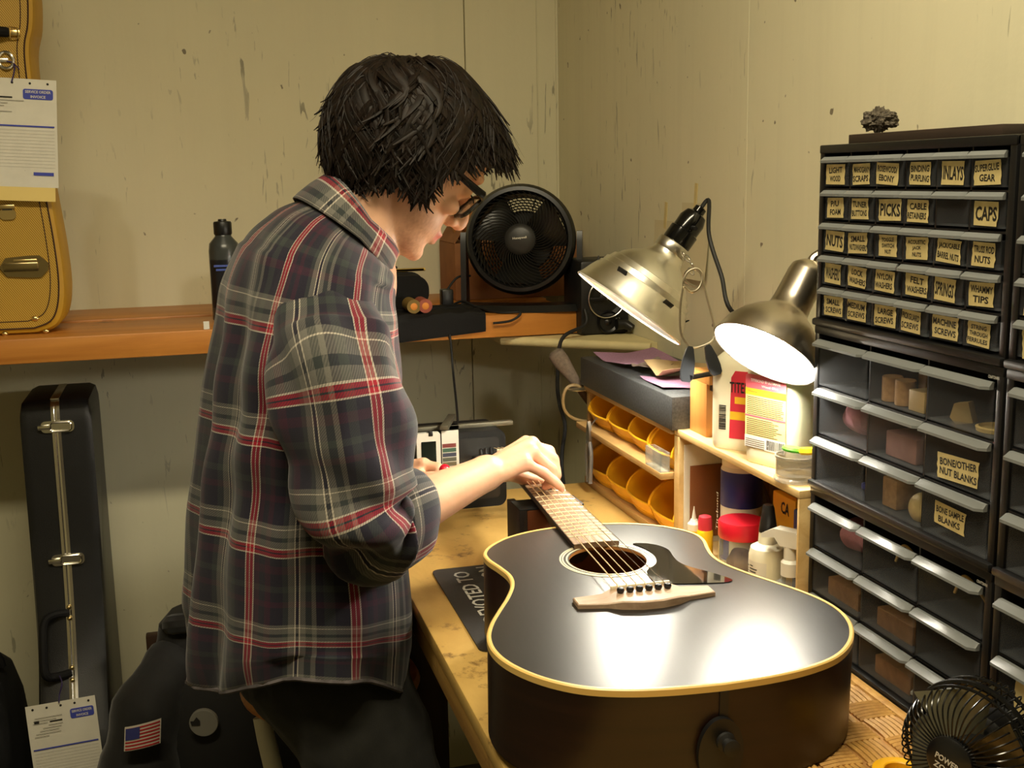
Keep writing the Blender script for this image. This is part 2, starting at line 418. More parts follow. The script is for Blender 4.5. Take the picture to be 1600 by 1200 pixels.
# the outline is star-shaped around mid body only per half: cut at the waist line v=.354 works with radial rays for this shape
ro = ray_out(poly, hc, NB)
mids = []
for tt in (0, .35, .7, 1.0): mids.append([(c0[0] + (r0[0] - c0[0]) * tt, c0[1] + (r0[1] - c0[1]) * tt) for c0, r0 in zip(circ, ro)])
for p, q in zip(mids[:-1], mids[1:]): band(b, p, q, 0)
b.weld(); b.build('soundboard', TOPM, gt, recalc=True)
b = MB(GT)  # rim of the sound hole
band_ = [[(x, y, z) for x, y in circ[::4]] for z in (0.0002, -.004)]; b.rings(band_, False, False); b.build('sound_hole_edge', P('raw_spruce', S(180, 120, 60), .6), gt)
b = MB(GT); b.rings([[(x, y, z) for x, y in outl] for z in (-.0065, -.055, -.106)], False, False); b.build('sides', SIDE, gt)
b = MB(GT); b.prism(off(outl, .001), -.109, -.106); b.build('back', SIDE, gt)
b = MB(GT)   # inside faces so that the sound hole shows wood
b.rings([[(x, y, z) for x, y in off(outl, .004)] for z in (-.003, -.104)], False, False); b.build('inner_lining', P('inner_wood', S(150, 96, 48), .7, var=.3), gt)
b = MB(GT); b.prism(off(outl, .004), -.1055, -.1045); b.build('inner_back', P('inner_back_wood', S(158, 104, 52), .7, var=.3), gt)
b = MB(GT)
o2, i2 = off(outl, -.0006), off(outl, .0042)
b.rings([[(x, y, z) for x, y in pl] for pl, z in ((i2, .0001), (i2, .0007), (off(outl, .001), .0009), (o2, -.0003), (o2, -.0068), (off(outl, .002), -.0068))], False, False); b.build('binding', BIND, gt)
# rosette
def ring(b, r0, r1, z, n=72): b.rings([[(hc[0] + r * math.cos(2 * math.pi * k / n), hc[1] + r * math.sin(2 * math.pi * k / n), zz) for k in range(n)] for r, zz in ((r0, z - .0004), (r0, z), (r1, z), (r1, z - .0004))], False, False)
CREAM = P('cream_inlay', S(222, 210, 176), .4)
b = MB(GT); ring(b, .0505, .0525, .0006); ring(b, .0555, .0574, .0006); ring(b, .0585, .0606, .0006); b.build('rosette', CREAM, gt)
# pickguard
pgp = [(.050, .400), (.066, .397), (.080, .384), (.086, .366), (.083, .343), (.082, .322), (.089, .302), (.103, .283), (.116, .262), (.121, .248), (.112, .2435), (.098, .2445), (.080, .248), (.062, .2515), (.046, .2560), (.034, .264), (.0285, .2735), (.033, .302), (.052, .322), (.0605, .345), (.0605, .368), (.055, .388)]
b = MB(GT); b.prism([(p.x, p.y) for p in smoothpath([(x, y, 0) for x, y in pgp], 3, True)], .0002, .0012); b.build('pickguard', P('gloss_pickguard', (.008, .008, .009), .06, coat=1), gt)
# bridge
bp = [(-.082, .212), (-.082, .233), (-.048, .236), (-.032, .2435), (0, .2465), (.034, .2435), (.048, .236), (.082, .229), (.082, .209), (.05, .205), (.034, .196), (.012, .191), (-.012, .1915), (-.034, .1975), (-.05, .2055)]
b = MB(GT); top = [(x * .985, .22 + (y - .22) * .93) for x, y in bp]
A = [b._v((x, y, .0)) for x, y in bp]; B = [b._v((x, y, .0045 if abs(x) > .047 else .0085)) for x, y in bp]; T = [b._v((x, y, .0055 if abs(x) > .047 else .0098)) for x, y in top]; n = len(bp)
for j in range(n):
    k = (j + 1) % n; b._f((A[j], A[k], B[k], B[j])); b._f((B[j], B[k], T[k], T[j]))
for q in ((0, 1, 2, 14), (2, 3, 13, 14), (3, 4, 12, 13), (4, 5, 10, 11, 12), (5, 6, 9, 10), (6, 7, 8, 9)): b._f([T[i] for i in q])
b.build('bridge', BRIDGEW, gt, smooth=25)
b = MB(GT); b.box((-.036, .2345, .008), (.036, .2375, .0135), .0008); b.build('saddle', P('bone', S(232, 222, 196), .4), gt)
for k in range(6):
    u = -.0285 + .0114 * k
    b = MB(GT); b.lathe([(.0026, .007), (.0027, .0095), (.0042, .0112), (.0046, .0135), (.0034, .0158), (0.0008, .0165)], 12, M.Translation((u, .2225, 0))); b.build('bridge_pin', BLACK, gt)
# neck, fretboard
FE, NUT = .3995, .870
fw = lambda v: .030 - (.030 - .0222) * (v - FE) / (NUT - FE)
b = MB(GT); vs = [FE, .5, .6, .7, .8, NUT]
b.rings([[(-fw(v), v, .0006), (fw(v), v, .0006), (fw(v), v, .0068), (fw(v) * .5, v, .0078), (0, v, .0081), (-fw(v) * .5, v, .0078), (-fw(v), v, .0068)] for v in vs]); b.build('fretboard', ROSEW, gt, smooth=20)
for sgn in (-1, 1):
    b = MB(GT); b.rings([[(sgn * fw(v), v, .001), (sgn * (fw(v) + .0007), v, .001), (sgn * (fw(v) + .0007), v, .0066), (sgn * fw(v), v, .0066)] for v in vs]); b.build('fretboard_edge', EBONY, gt)
b = MB(GT); b.rings([[(fw(v) * math.cos(a), v, .001 - dep * math.sin(a)) for a in [math.pi * j / 10 for j in range(11)]] for v, dep in ((.488, .055), (.515, .034), (.56, .017), (.65, .0155), (.8, .015), (NUT, .014))]); b.build('neck', SIDE, gt)
SL = .645
for k in range(1, 21):
    v = NUT - SL * (1 - 2 ** (-k / 12))
    b = MB(GT); b.tube([(-fw(v) * .99, v, .0068), (-fw(v) * .5, v, .0078), (0, v, .0081), (fw(v) * .5, v, .0078), (fw(v) * .99, v, .0068)], .0013, 6); b.build('fret', P('fret_nickel', (.92, .84, .62), .3, .35) if k == 1 else MATS['fret_nickel'], gt)
b = MB(GT); b.box((-.0222, NUT, .001), (.0222, NUT + .005, .0115), .0006); b.build('nut', MATS['bone'], gt)
HB = GT @ M.Translation((0, NUT + .005, .004)) @ M.Rotation(-math.radians(16), 4, 'X')
b = MB(HB); b.prism([(-.022, 0), (.022, 0), (.034, .03), (.036, .10), (.032, .165), (0, .172), (-.032, .165), (-.036, .10), (-.034, .03)], -.015, 0); b.build('headstock', BLACK, gt)
for sgn in (-1, 1):
    for k in range(3):
        b = MB(HB); y = .045 + .042 * k
        b.lathe([(.004, -.001), (.004, .010), (.002, .012)], 10, M.Translation((sgn * .022, y, 0))); b.tube([(sgn * .022, y, -.02), (sgn * .052, y, -.02)], .003, 6); b.sphere((sgn * .058, y, -.02), .009, 10, 6, (1, .5, .9)); b.build('tuner', BLACK, gt)
# strings: five wound/plain wires
BRZ = P('bronze_string', (.98, .80, .50), .35, .5); PLS = P('plain_string', (.8, .8, .78), .25, 1)
for k in range(6):
    u0 = -.0285 + .0114 * k; u1 = -.0185 + .0074 * k
    path = [(u0, .2245, .0105), (u0 * .98, .236, .0142), (u0 + (u1 - u0) * .5, .55, .0128), (u1, NUT + .002, .0118), (u1 * .9, NUT + .05, .002)]
    b = MB(GT); b.tube(path, [.00075, .0007, .0006, .00055, .0005, .00045][k], 6); b.build('string', BRZ if k < 4 else PLS, gt)
# end graft and strap button
NE = MB(GT)
eg = [(x, -.0012 + .0 * x, z) for x, z in ((-.004, -.0075), (.004, -.0075), (.004, -.105), (-.004, -.105))]
NE.box((-.0045, -.0016, -.1055), (.0045, .003, -.0072)); NE.build('end_graft', BLACK, gt)
b = MB(GT); b.prism([(.0235 * math.cos(a), .036 * math.sin(a)) for a in [2 * math.pi * k / 40 for k in range(40)]], 0, .006, basis((-.004, -.001, -.068), X3, Z3, -Y3))
b.build('end_jack_plate', BLACK, gt)
b = MB(GT); b.lathe([(.010, 0), (.0095, .004), (.006, .006), (.0055, .012), (.0085, .0135), (.0085, .0165), (.003, .018)], 20, basis((0, -.006, -.056), X3, Z3, -Y3)); b.build('strap_button', RUBBER, gt)
# ---------------------------------------------------------------- drawer cabinets
CABM = P('cabinet_black', S(17, 17, 18), .4)
DRW = clear('drawer_plastic', (.93, .94, .95), (.30, .31, .33), .045, .14)
HAN = clear('frosted_handle', (.6, .62, .62), (.36, .38, .38), .42, .25)
SILV = P('silver_print', S(190, 188, 180), .4)
CX0 = .742
def cabinet(y0, y1, z0, z1, rows, cols, top_m, pitch, label, labels, group):
    root = thing('drawer_cabinet', label, 'cabinet', (CX0 + .078, (y0 + y1) / 2, z0), group)
    xb = CX0 + .156; t = .0035
    b = MB()   # shell: sides, back, top and base with a ledge
    b.box((CX0, y0, z0), (xb, y0 + .010, z1), .0015); b.box((CX0, y1 - .010, z0), (xb, y1, z1), .0015)
    b.box((xb - .004, y0, z0), (xb, y1, z1)); b.box((CX0 - .001, y0, z1 - .010), (xb, y1, z1), .0015)
    b.box((CX0 - .006, y0, z0), (xb, y1, z0 + .009), .003)
    b.build('shell', CABM, root)
    zt = z1 - top_m; pw = (y1 - y0 - .022) / cols
    # dividers between rows and columns
    for c in range(1, cols):
        y = y1 - .011 - pw * c; MB().box((CX0 + .002, y - .0012, z0 + .012), (xb - .004, y + .0012, z1 - .010)).build('divider', CABM, root)
    for r in range(1, rows):
        z = zt - pitch * r + .0012; MB().box((CX0 + .002, y0 + .008, z - .001), (xb - .004, y1 - .008, z + .001)).build('rail', CABM, root)
    w, h = pw - .0042, pitch - .0052
    # one drawer and one handle mesh shared by the cabinet (local: y=0 centre, z=0 top)
    b = MB(); q = .0012; dp = .135
    b.box((0, -w / 2, -h), (q, w / 2, 0)); b.box((q, -w / 2, -h), (dp, -w / 2 + q, -.006)); b.box((q, w / 2 - q, -h), (dp, w / 2, -.006)); b.box((q, -w / 2, -h), (dp, w / 2, -h + q)); b.box((dp - q, -w / 2, -h), (dp, w / 2, -.008))
    dm = b.mesh('drawer', DRW, smooth=0)
    hh = .0066 if rows == 5 else .0072; hp = .0085 if rows == 5 else .0115
    b = MB(); s = w / 2
    b.rings([[(-.0002, y, .0004), (-.0002, y, -hh), (-hp * k, y, -hh), (-hp * k, y, -hh + .003), (-hp * .35 * k, y, .0004)] for y, k in ((-s, .45), (-s + .006, 1), (s - .001, 1), (s, .9))])
    hm = b.mesh('handle', HAN, smooth=30)
    for r in range(rows):
        for c in range(cols):
            yc = y1 - .011 - pw * (c + .5); z = zt - pitch * r; x = CX0 + .0015 - random.uniform(0, .003)
            d = link('drawer', dm, root, (x, yc, z)); link('handle', hm, d, (x, yc, z))
            tx = labels.get((r, c))
            if tx:
                rnd = random.Random(r * 13 + c)
                lw, lh, oy, oz = tx[1] if len(tx) > 1 else (w * rnd.uniform(.66, .84), (h - hh) * .86, rnd.uniform(-.002, .003), 0)
                T = basis((x - .0006, yc + oy, z - hh - (h - hh) * .5 + oz), -Y3, Z3, -X3) @ M.Rotation(rnd.uniform(-.05, .05), 4, 'Z')
                b = MB(T); k = rnd.uniform(-.0015, .0015); n = 6
                L_ = [(-lw / 2 + rnd.uniform(-.0008, .0008) + k * .6 * j / n, -lh / 2 + lh * j / n) for j in range(n + 1)]; R_ = [(lw / 2 + rnd.uniform(-.001, .001) + k * j / n, lh / 2 - lh * j / n) for j in range(n + 1)]
                b.prism(L_ + R_, 0, .0002)
                ls = tx[0]; nl = len(ls)
                for i_, s_ in enumerate(ls):
                    ch = lh * .80 / nl; yy = lh * .42 - (i_ + .5) * lh * .84 / nl
                    b.text(s_, M.Translation((rnd.uniform(-.001, .001), yy, .0004)) @ M.Rotation(rnd.uniform(-.05, .05), 4, 'Z'), w=min(lw * .9, ch * .62 * len(s_)), h=ch * .74, mi=1, bold=.028)
                b.build('label', [TAPE, INK], d, smooth=0)
    return root
L1 = {}
for r, row in enumerate([['LIGHT/WOOD', 'MAHOGANY/SCRAPS', 'ROSEWOOD|EBONY', 'BINDING/PURFLING', 'INLAYS', 'SUPERGLUE/GEAR'],
                         ['P|U/FOAM', 'TUNER/BUTTONS', 'PICKS', 'CABLE/RETAINERS', '', 'CAPS'],
                         ['NUTS', 'SMALL/NUTS|WASHERS', 'TOGGLE/SWITCH/NUT', 'ACOUSTIC/JACK/NUTS', 'JACK|CABLE/BARREL NUTS', 'TRUSS ROD/NUTS'],
                         ['WASHERS', 'LOCK/WASHERS', 'NYLON/WASHERS', 'FELT/WASHERS', 'SPRINGS', 'WHAMMY/TIPS'],
                         ['SMALL/SCREWS', 'MEDIUM/SCREWS', 'LARGE/SCREWS', 'PICKGUARD/SCREWS', 'MACHINE/SCREWS', 'STRING/THROUGH/FERRULES']]):
    for c, s in enumerate(row):
        if s:
            ls = [q.replace('|', '/') for q in s.split('/')]
            if s == 'ROSEWOOD|EBONY': ls = ['ROSEWOOD/', 'EBONY']
            L1[(r, c)] = (ls,)
g1 = 'stacked black drawer cabinets'
cabA = cabinet(.921, 1.270, 1.362, 1.580, 5, 6, .0145, .0391, 'black thirty-drawer cabinet with handwritten labels, top of the stack', L1, g1)
cabB = cabinet(.921, 1.270, 1.156, 1.3615, 3, 3, .0165, .0615, 'black nine-drawer cabinet with two bone blank labels, middle of the stack', {(1, 2): (['BONE/OTHER', 'NUT BLANKS'], (.066, .027, -.004, -.006)), (2, 2): (['BONE SAMPLE', 'BLANKS'], (.050, .024, .004, .002))}, g1)
cabC = cabinet(.921, 1.270, BZ, 1.1555, 3, 3, .0195, .0598, 'black unlabelled nine-drawer cabinet standing on the bench by the guitar', {}, g1)
for root, z in ((cabB, 1.350), (cabC, 1.141)):
    MB().text('CRAFTSMAN', basis((CX0 - .0012, .934, z), -Y3, Z3, -X3), w=.016, h=.0032, bold=.02).build('maker_name', SILV, root, smooth=0)
blank = lambda: ([''], (.05, .03, .002, -.002))
cabinet(.568, .917, 1.362, 1.580, 5, 6, .0145, .0391, 'black thirty-drawer cabinet beside the handwritten-label one', {(2, 0): (['BR'], (.036, .028, 0, 0)), (3, 0): (['BR'], (.036, .028, 0, 0)), (4, 0): (['SP'], (.036, .028, 0, 0))}, 'second stack of black drawer cabinets')
cabinet(.568, .917, 1.156, 1.3615, 3, 3, .0165, .0615, 'black nine-drawer cabinet beside the bone blank drawers', {}, 'second stack of black drawer cabinets')
cabinet(.568, .917, BZ, 1.1555, 3, 3, .0195, .0598, 'black nine-drawer cabinet with a blank paper label behind the small fan', {(1, 0): (['I'], (.07, .034, -.008, 0))}, 'second stack of black drawer cabinets')
# contents that show through the clear drawer fronts
def dpos(z0top, pitch, r, c, dy=0, dx=.022, h=.056): return V((CX0 + dx, 1.270 - .011 - .109 * (c + .5) + dy, z0top - pitch * r - h))
tB, tC = 1.345, 1.136
CORK = P('cork', S(196, 150, 96), .8, var=.25, vscale=120); BONEM = P('raw_bone', S(226, 196, 128), .45, var=.15); PINK = P('pink_cloth', S(214, 140, 150), .9, var=.2, vscale=60)
for k, (dy, dx) in enumerate(((.033, .018), (.006, .017), (.006, .05))):
    p = dpos(tB, .0615, 0, 1, dy, dx)
    MB().lathe([(.0105, 0), (.0115, .001), (.0115, .028), (.0105, .029)] if k < 2 else [(.013, 0), (.014, .002), (.014, .034), (.013, .036)], 18, M.Translation(p + V((0, 0, .001)))).build('cork_plug', CORK, None, label=['tan cork plug closest to the lamp in the top middle clear drawer', 'tan cork plug between another plug and the pale offcut', 'thick tall cork plug standing behind two smaller ones'][k], cat='plug', group='cork plugs in the drawer')
p = dpos(tB, .0615, 0, 1, -.03, .018); MB().box(p + V((-.012, -.014, .001)), p + V((.012, .014, .024)), .001).build('wood_offcut', PINE, None, label='pale wood offcut beside the cork plugs', cat='offcut')
p = dpos(tB, .0615, 0, 2, .02, .020); MB(M.Translation(p + V((0, 0, .001))) @ M.Rotation(.5, 4, 'Z')).prism([(-.012, 0), (.006, -.004), (.013, .003), (.009, .018), (-.006, .021)], 0, .012, basis((0, 0, 0), Y3, Z3, X3)).build('wood_offcut', PINE, None, label='angular pale offcut in the upper right clear drawer', cat='offcut')
p = dpos(tB, .0615, 0, 2, -.028, .026); MB().lathe([(.02, 0), (.021, .004), (.018, .005), (.017, .0015), (.0, .0015)], 24, M.Translation(p + V((0, 0, .001)))).build('lid', BONEM, None, label='small cream lid in the upper right clear drawer', cat='lid')
def wad(name, p, r, m, label, cat, sc_=(1, 1, .6), sd=0):
    b = MB(); b.sphere((0, 0, 0), r, 20, 14, sc_)
    for v in b.bm.verts: v.co *= 1 + .3 * noise.noise(v.co * (2.2 / r) * .6 + V((sd, sd, 0)))
    lo = min(v.co.z for v in b.bm.verts); bmesh.ops.translate(b.bm, verts=b.bm.verts[:], vec=V(p) - V((0, 0, lo)))
    return b.build(name, m, None, label=label, cat=cat)
wad('cloth_wad', dpos(tB, .0615, 1, 0, .012, .047) + V((0, 0, .001)), .034, PINK, 'crumpled pink cloth in a clear drawer under the lamp', 'cloth', (.9, 1, .62), 3)
wad('cloth_wad', dpos(tC, .0598, 0, 0, 0, .047) + V((0, 0, .001)), .034, PINK, 'crumpled pink cloth in a lower clear drawer', 'cloth', (.9, 1.2, .62), 8)
p = dpos(tB, .0615, 2, 1, -.031, .021); b = MB(); b.sphere(p + V((0, 0, .014)), .019, 20, 12, (.8, 1, .95)); b.bm.verts.ensure_lookup_table()
for v in b.bm.verts: v.co.z = max(v.co.z, p.z + .001)
b.build('bone_knob', BONEM, None, label='rounded yellow bone piece in a clear drawer', cat='bone piece')
p = dpos(tB, .0615, 1, 1, 0, .03); MB().box(p + V((-.02, -.028, .001)), p + V((.02, .03, .03)), .002).build('foam_block', P('pink_foam', S(176, 130, 120), .9, var=.2), None, label='dusty pink foam block in the middle clear drawer', cat='block')
p = dpos(tB, .0615, 2, 1, .02, .03); MB().box(p + V((-.018, -.012, .001)), p + V((.018, .016, .036)), .002).build('wood_offcut', CORK, None, label='brown offcut behind the yellow bone piece', cat='offcut')
p = dpos(tB, .0615, 2, 0, -.02, .03); MB().box(p + V((-.004, -.018, .001)), p + V((.004, .014, .010)), .003).build('eraser', P('blue_rubber', S(70, 76, 150), .6), None, label='small blue rubber piece in a clear drawer', cat='eraser')
p = dpos(tB, .0615, 2, 0, .01, .03); MB().tube(smoothpath([p + V((0, -.034, .022)), p + V((.01, -.01, .03)), p + V((.0, .02, .036)), p + V((.01, .03, .032))], 6), .006, 8, squash=.4).build('plastic_strip', WHITEP, None, label='bent white plastic strip in a clear drawer', cat='strip')
for c, lab in ((1, 'curl of cream binding in the upper middle lower drawer'), (2, 'curl of cream binding in the upper right lower drawer')):
    p = dpos(tC, .0598, 0, c, 0, .03); MB().tube(smoothpath([p + V((0, .03, .018)), p + V((.004, .02, .04)), p + V((.012, -.002, .022)), p + V((.002, -.04, .003))], 8), .0017, 6).build('binding_strip', BIND, None, label=lab, cat='strip')
for r, c, lab in ((1, 0, 'brown block in a lower left clear drawer'), (1, 1, 'brown block in the centre lower drawer'), (2, 1, 'brown block in the bottom middle drawer'), (2, 2, 'brown block in the bottom right drawer')):
    p = dpos(tC, .0598, r, c, 0, .03); MB().box(p + V((-.02, -.036, .0005)), p + V((.03, .034, .024)), .002).build('wood_offcut', wood('brown_offcut', S(176, 130, 76), S(130, 90, 48), rough=.7) if 'brown_offcut' not in MATS else MATS['brown_offcut'], None, label=lab, cat='offcut')
p = dpos(tC, .0598, 2, 1, -.034, .02); MB().lathe([(.006, 0), (.009, .003), (.009, .006), (.004, .010), (.0, .0105)], 18, M.Translation(p + V((0, 0, .0008)))).build('knob', WHITEP, None, label='small white knob in the bottom middle drawer', cat='knob')
# on top of the stack
t = MB(); t.box((.775, .985, 1.5802), (.880, 1.262, 1.592), .001); t.build('dark_board', wood('dark_stained_board', S(58, 44, 34), S(34, 25, 20), sx=(40, 4, 40), rough=.6), None, label='thin dark stained board on top of the labelled cabinet', cat='board')
b = MB(); b.sphere((0, 0, 0), .016, 40, 26, (1, 1, .8)); b.sphere((.004, -.012, -.002), .013, 40, 26, (1, 1, .8))
for v in b.bm.verts: v.co += v.co.normalized() * (.006 * noise.noise(v.co * 140) + .004 * noise.noise(v.co * 420))
lo = min(v.co.z for v in b.bm.verts); bmesh.ops.translate(b.bm, verts=b.bm.verts[:], vec=V((.80, 1.242, 1.592 - lo)))
b.build('steel_wool', P('steel_wool', S(104, 96, 84), .6, .5, var=.5, vscale=300, bump=.8, bscale=700), None, label='grey ball of steel wool on the dark board', cat='steel wool')
# ---------------------------------------------------------------- pine shelf unit on the bench, against the right wall
UX0, UX1 = .722, .893; PZ = 1.149
PX0 = .727
un = thing('pine_shelf_unit', 'small pine shelf unit holding glue bottles, between bins and drawers', 'shelf unit', (.81, 1.47, BZ))
MB().box((PX0, 1.2712, 1.138), (UX1, 1.668, PZ), .0015).build('top_board', PINE, un)
MB().box((PX0, 1.2712, BZ), (UX1, 1.668, BZ + .010), .001).build('base_board', PINE, un)
MB().box((PX0, 1.648, BZ + .01), (UX1, 1.668, 1.138), .0015).build('side_panel', PINE, un)
MB().box((PX0 + .0005, 1.2715, BZ + .01), (UX1, 1.2765, 1.138), .001).build('side_panel', PINE, un)
MB().box((UX1 - .006, 1.2765, BZ + .01), (UX1, 1.648, 1.138)).build('back_panel', PINE, un)
bu = thing('bin_shelf', 'low wooden shelf of two tiers full of yellow bins', 'shelf', (.81, 1.88, BZ))
OLDW = wood('aged_pine', S(196, 160, 100), S(140, 104, 58), sx=(30, 3, 30), rough=.6, dirt=S(70, 50, 30), dscale=12, dlo=.62)
for z0, z1, dx in ((BZ, .964, 0), (1.064, 1.075, -.017), (1.138, 1.147, 0)):
    MB().box((UX0 + dx, 1.670, z0), (UX1, 2.095, z1), .0012).build('shelf_board', OLDW, bu)
MB().box((UX0 + .006, 2.083, BZ), (UX1, 2.095, 1.138), .001).build('side_panel', OLDW, bu)
MB().box((UX1 - .005, 1.67, BZ), (UX1, 2.095, 1.138)).build('back_panel', OLDW, bu)
# black granite slab on the bin shelf
m, nt, b_ = nmat('black_granite'); f = noisetex(nt, 260, 3, .6); L(nt, ramp(nt, f, [(.3, S(34, 36, 38)), (.7, S(66, 68, 70))]), b_.inputs['Base Color']); b_.inputs['Roughness'].default_value = .45
MB().box((.717, 1.655, 1.1475), (.885, 2.10, 1.202), .002).build('granite_slab', m, None, label='dark grey granite surface plate on the bin shelf', cat='stone slab')
# yellow hopper bins
YEL = P('yellow_bin_plastic', S(255, 190, 36), .4, var=.05, vscale=8); 
def ybin(w, h, d):
    b = MB(); t = .0018; lip = h * .40
    pr = [(0, 0), (-.006, lip * .55), (-.012, lip)] + [(-.012 + d * .40 * (1 - math.cos(a)), lip + (h - lip) * math.sin(a)) for a in [math.pi / 2 * k / 8 for k in range(1, 9)]] + [(d, h), (d, 0)]
    for y in (-w / 2, w / 2 - t):
        b.prism(pr, 0, t, basis((0, y + t, 0), X3, Z3, -Y3))
    b.box((0, -w / 2, 0), (d, w / 2, t)); b.box((d - t, -w / 2, 0), (d, w / 2, h))
    # bowed front with a projecting lip
    def fr(u, v):
        return (-.012 * v - .006 * math.sin(math.pi * u), -w / 2 + w * u, lip * v)
    for o in (0, t): b.grid(lambda u, v: V(fr(u, v)) + V((o, 0, 0)), 9, 4)
    body = b
    r = MB(); path = [(p[0], p[1], p[2]) for p in ([fr(k / 8, 1) for k in range(9)])]; r.tube(path, .0022, 6)
    for y in (-w / 2, w / 2):
        r.tube([(x, y, z) for x, z in pr[2:-2]], .0026, 6)
    r.tube([fr(k / 8, .35) for k in range(9)], .0014, 5)
    return body.mesh('tray', YEL, smooth=40), r.mesh('rim', YEL, smooth=60)
BB, BR = ybin(.102, .060, .135); SB, SR = ybin(.102, .070, .135)
NAMES = ['yellow hopper bin under the far end of the granite slab', 'second yellow hopper bin from the far end under the slab', 'third yellow hopper bin from the far end under the slab', 'yellow hopper bin on the upper tier beside the clear box',
         'lower yellow hopper bin behind the hanging pliers', 'lower yellow hopper bin next to the hanging pliers', 'lower yellow hopper bin next to the pine unit but one', 'lower yellow hopper bin against the pine unit']
k = 0
for z, bm_, rm_, ys in ((1.0752, BB, BR, (2.028, 1.925, 1.822, 1.725)), (.9642, SB, SR, (2.028, 1.925, 1.822, 1.719))):
    for y in ys:
        o = link('storage_bin', bm_, None, (.739 + random.uniform(-.002, .003), y, z)); tag(o, NAMES[k], 'bin', 'yellow hopper bins'); k += 1
        link('rim', rm_, o, o.location)
# small things in the bins: copper-red wire coils
for y, z, lab in ((1.86, .985, 'dark red wire coil in a lower yellow bin'), (1.76, .985, 'dark red wire coil in the yellow bin by the pine unit')):
    pass
# clear box on the middle tier
t = thing('clear_box', 'clear plastic box beside the yellow bins on the middle board', 'box', (.70, 1.70, 1.075))
CLB = clear('clear_acrylic', (.93, .94, .92), (.7, .7, .66), .12, .08)
b = MB(); x0, x1, y0, y1, z0, z1 = .706, .7225, 1.674, 1.738, 1.0752, 1.107; q = .0015
for lo, hi in (((x0, y0, z0), (x1, y1, z0 + q)), ((x0, y0, z0), (x0 + q, y1, z1)), ((x1 - q, y0, z0), (x1, y1, z1)), ((x0, y0, z0), (x1, y0 + q, z1)), ((x0, y1 - q, z0), (x1, y1, z1)), ((x0, 1.705, z0), (x1, 1.7065, z1))): b.box(lo, hi)
b.build('tray', CLB, t)
# pliers hanging before the far bins
pl = thing('hanging_pliers', 'grey steel pliers hanging in front of the far yellow bins', 'pliers', (.70, 2.02, 1.02))
GR = P('grey_steel', S(120, 112, 100), .4, .8)
pv = V((.704, 2.015, 1.058))
MB().prism([(-.010, 0), (-.007, .022), (-.001, .034), (.001, .034), (.007, .022), (.010, 0), (.006, -.008), (-.006, -.008)], -.003, .003, basis(pv, Y3, Z3, X3)).build('jaws', GR, pl)
for s in (-1, 1): MB().tube(smoothpath([pv + V((0, s * .004, -.004)), pv + V((0, s * .012, -.03)), pv + V((0, s * .008, -.07)), pv + V((0, s * .006, -.085))], 5), [.004] * 15 + [.005], 8).build('handle', P('grey_grip', S(96, 92, 88), .5) if s < 0 else MATS['grey_grip'], pl)
MB().tube([pv + V((0, 0, .02)), V((.722, 2.015, 1.10)), V((.728, 2.015, 1.098))], .0015, 6).build('hook', GR, pl)
# purple sandpaper sheets and torn scraps on the slab
PUR = P('purple_sandpaper', S(150, 112, 138), .85, var=.2, vscale=300, bump=.3, bscale=900); SANDB = P('sandpaper_back', S(186, 160, 116), .85, var=.1); GSAND = P('grey_sandpaper', S(128, 112, 104), .9, var=.15, vscale=200)
def sheet(pts, z, curl, mats, label, name='sandpaper_sheet', n=10):
    a, bq, c, d = [V(p) for p in pts]; rnd = random.Random(label)
    ph = rnd.uniform(0, 6)
    b = MB()
    def fn(u, v):
        p = (a * (1 - u) + bq * u) * (1 - v) + (d * (1 - u) + c * u) * v
        h = curl * (abs(math.sin(ph + 2.6 * u + 1.7 * v)) * .6 + (u - .5) ** 2 * 1.2 + max(0, v - .6) ** 2 * 2)
        e = .002 * noise.noise(V((u * 9, v * 9, ph))) if (u in (0, 1) or v in (0, 1)) else 0
        return V((p.x + e, p.y + e, z + .0006 + h))
    g = b.grid(fn, n, n); b2 = [[b.bm.verts.new(v.co + V((0, 0, .0005))) for v in r] for r in g]
    for j in range(n - 1):
        for i in range(n - 1): b._f((b2[j][i], b2[j][i + 1], b2[j + 1][i + 1], b2[j + 1][i]))
    rim = [(0, i) for i in range(n)] + [(j, n - 1) for j in range(1, n)] + [(n - 1, i) for i in range(n - 2, -1, -1)] + [(j, 0) for j in range(n - 2, 0, -1)]
    for k in range(len(rim)):
        p, q = rim[k], rim[(k + 1) % len(rim)]; b._f((g[p[0]][p[1]], g[q[0]][q[1]], b2[q[0]][q[1]], b2[p[0]][p[1]]))
    return b.build(name, mats, None, smooth=60, label=label, cat='sandpaper')
sheet([(.738, 2.085, 0), (.738, 1.92, 0), (.85, 1.90, 0), (.86, 2.08, 0)], 1.202, .012, PUR, 'curled purple sandpaper sheet at the far end of the granite slab')
sheet([(.735, 1.835, 0), (.727, 1.715, 0), (.80, 1.70, 0), (.80, 1.80, 0)], 1.202, .005, PUR, 'small purple sandpaper piece at the near end of the granite slab')
sheet([(.748, 1.91, 0), (.745, 1.85, 0), (.80, 1.84, 0), (.80, 1.91, 0)], 1.208, .014, GSAND, 'torn grey sandpaper scrap beside the purple sheet')
sheet([(.752, 1.86, 0), (.748, 1.765, 0), (.83, 1.74, 0), (.83, 1.85, 0)], 1.209, .022, SANDB, 'torn tan sandpaper sheet leaning toward the clamp lamp')
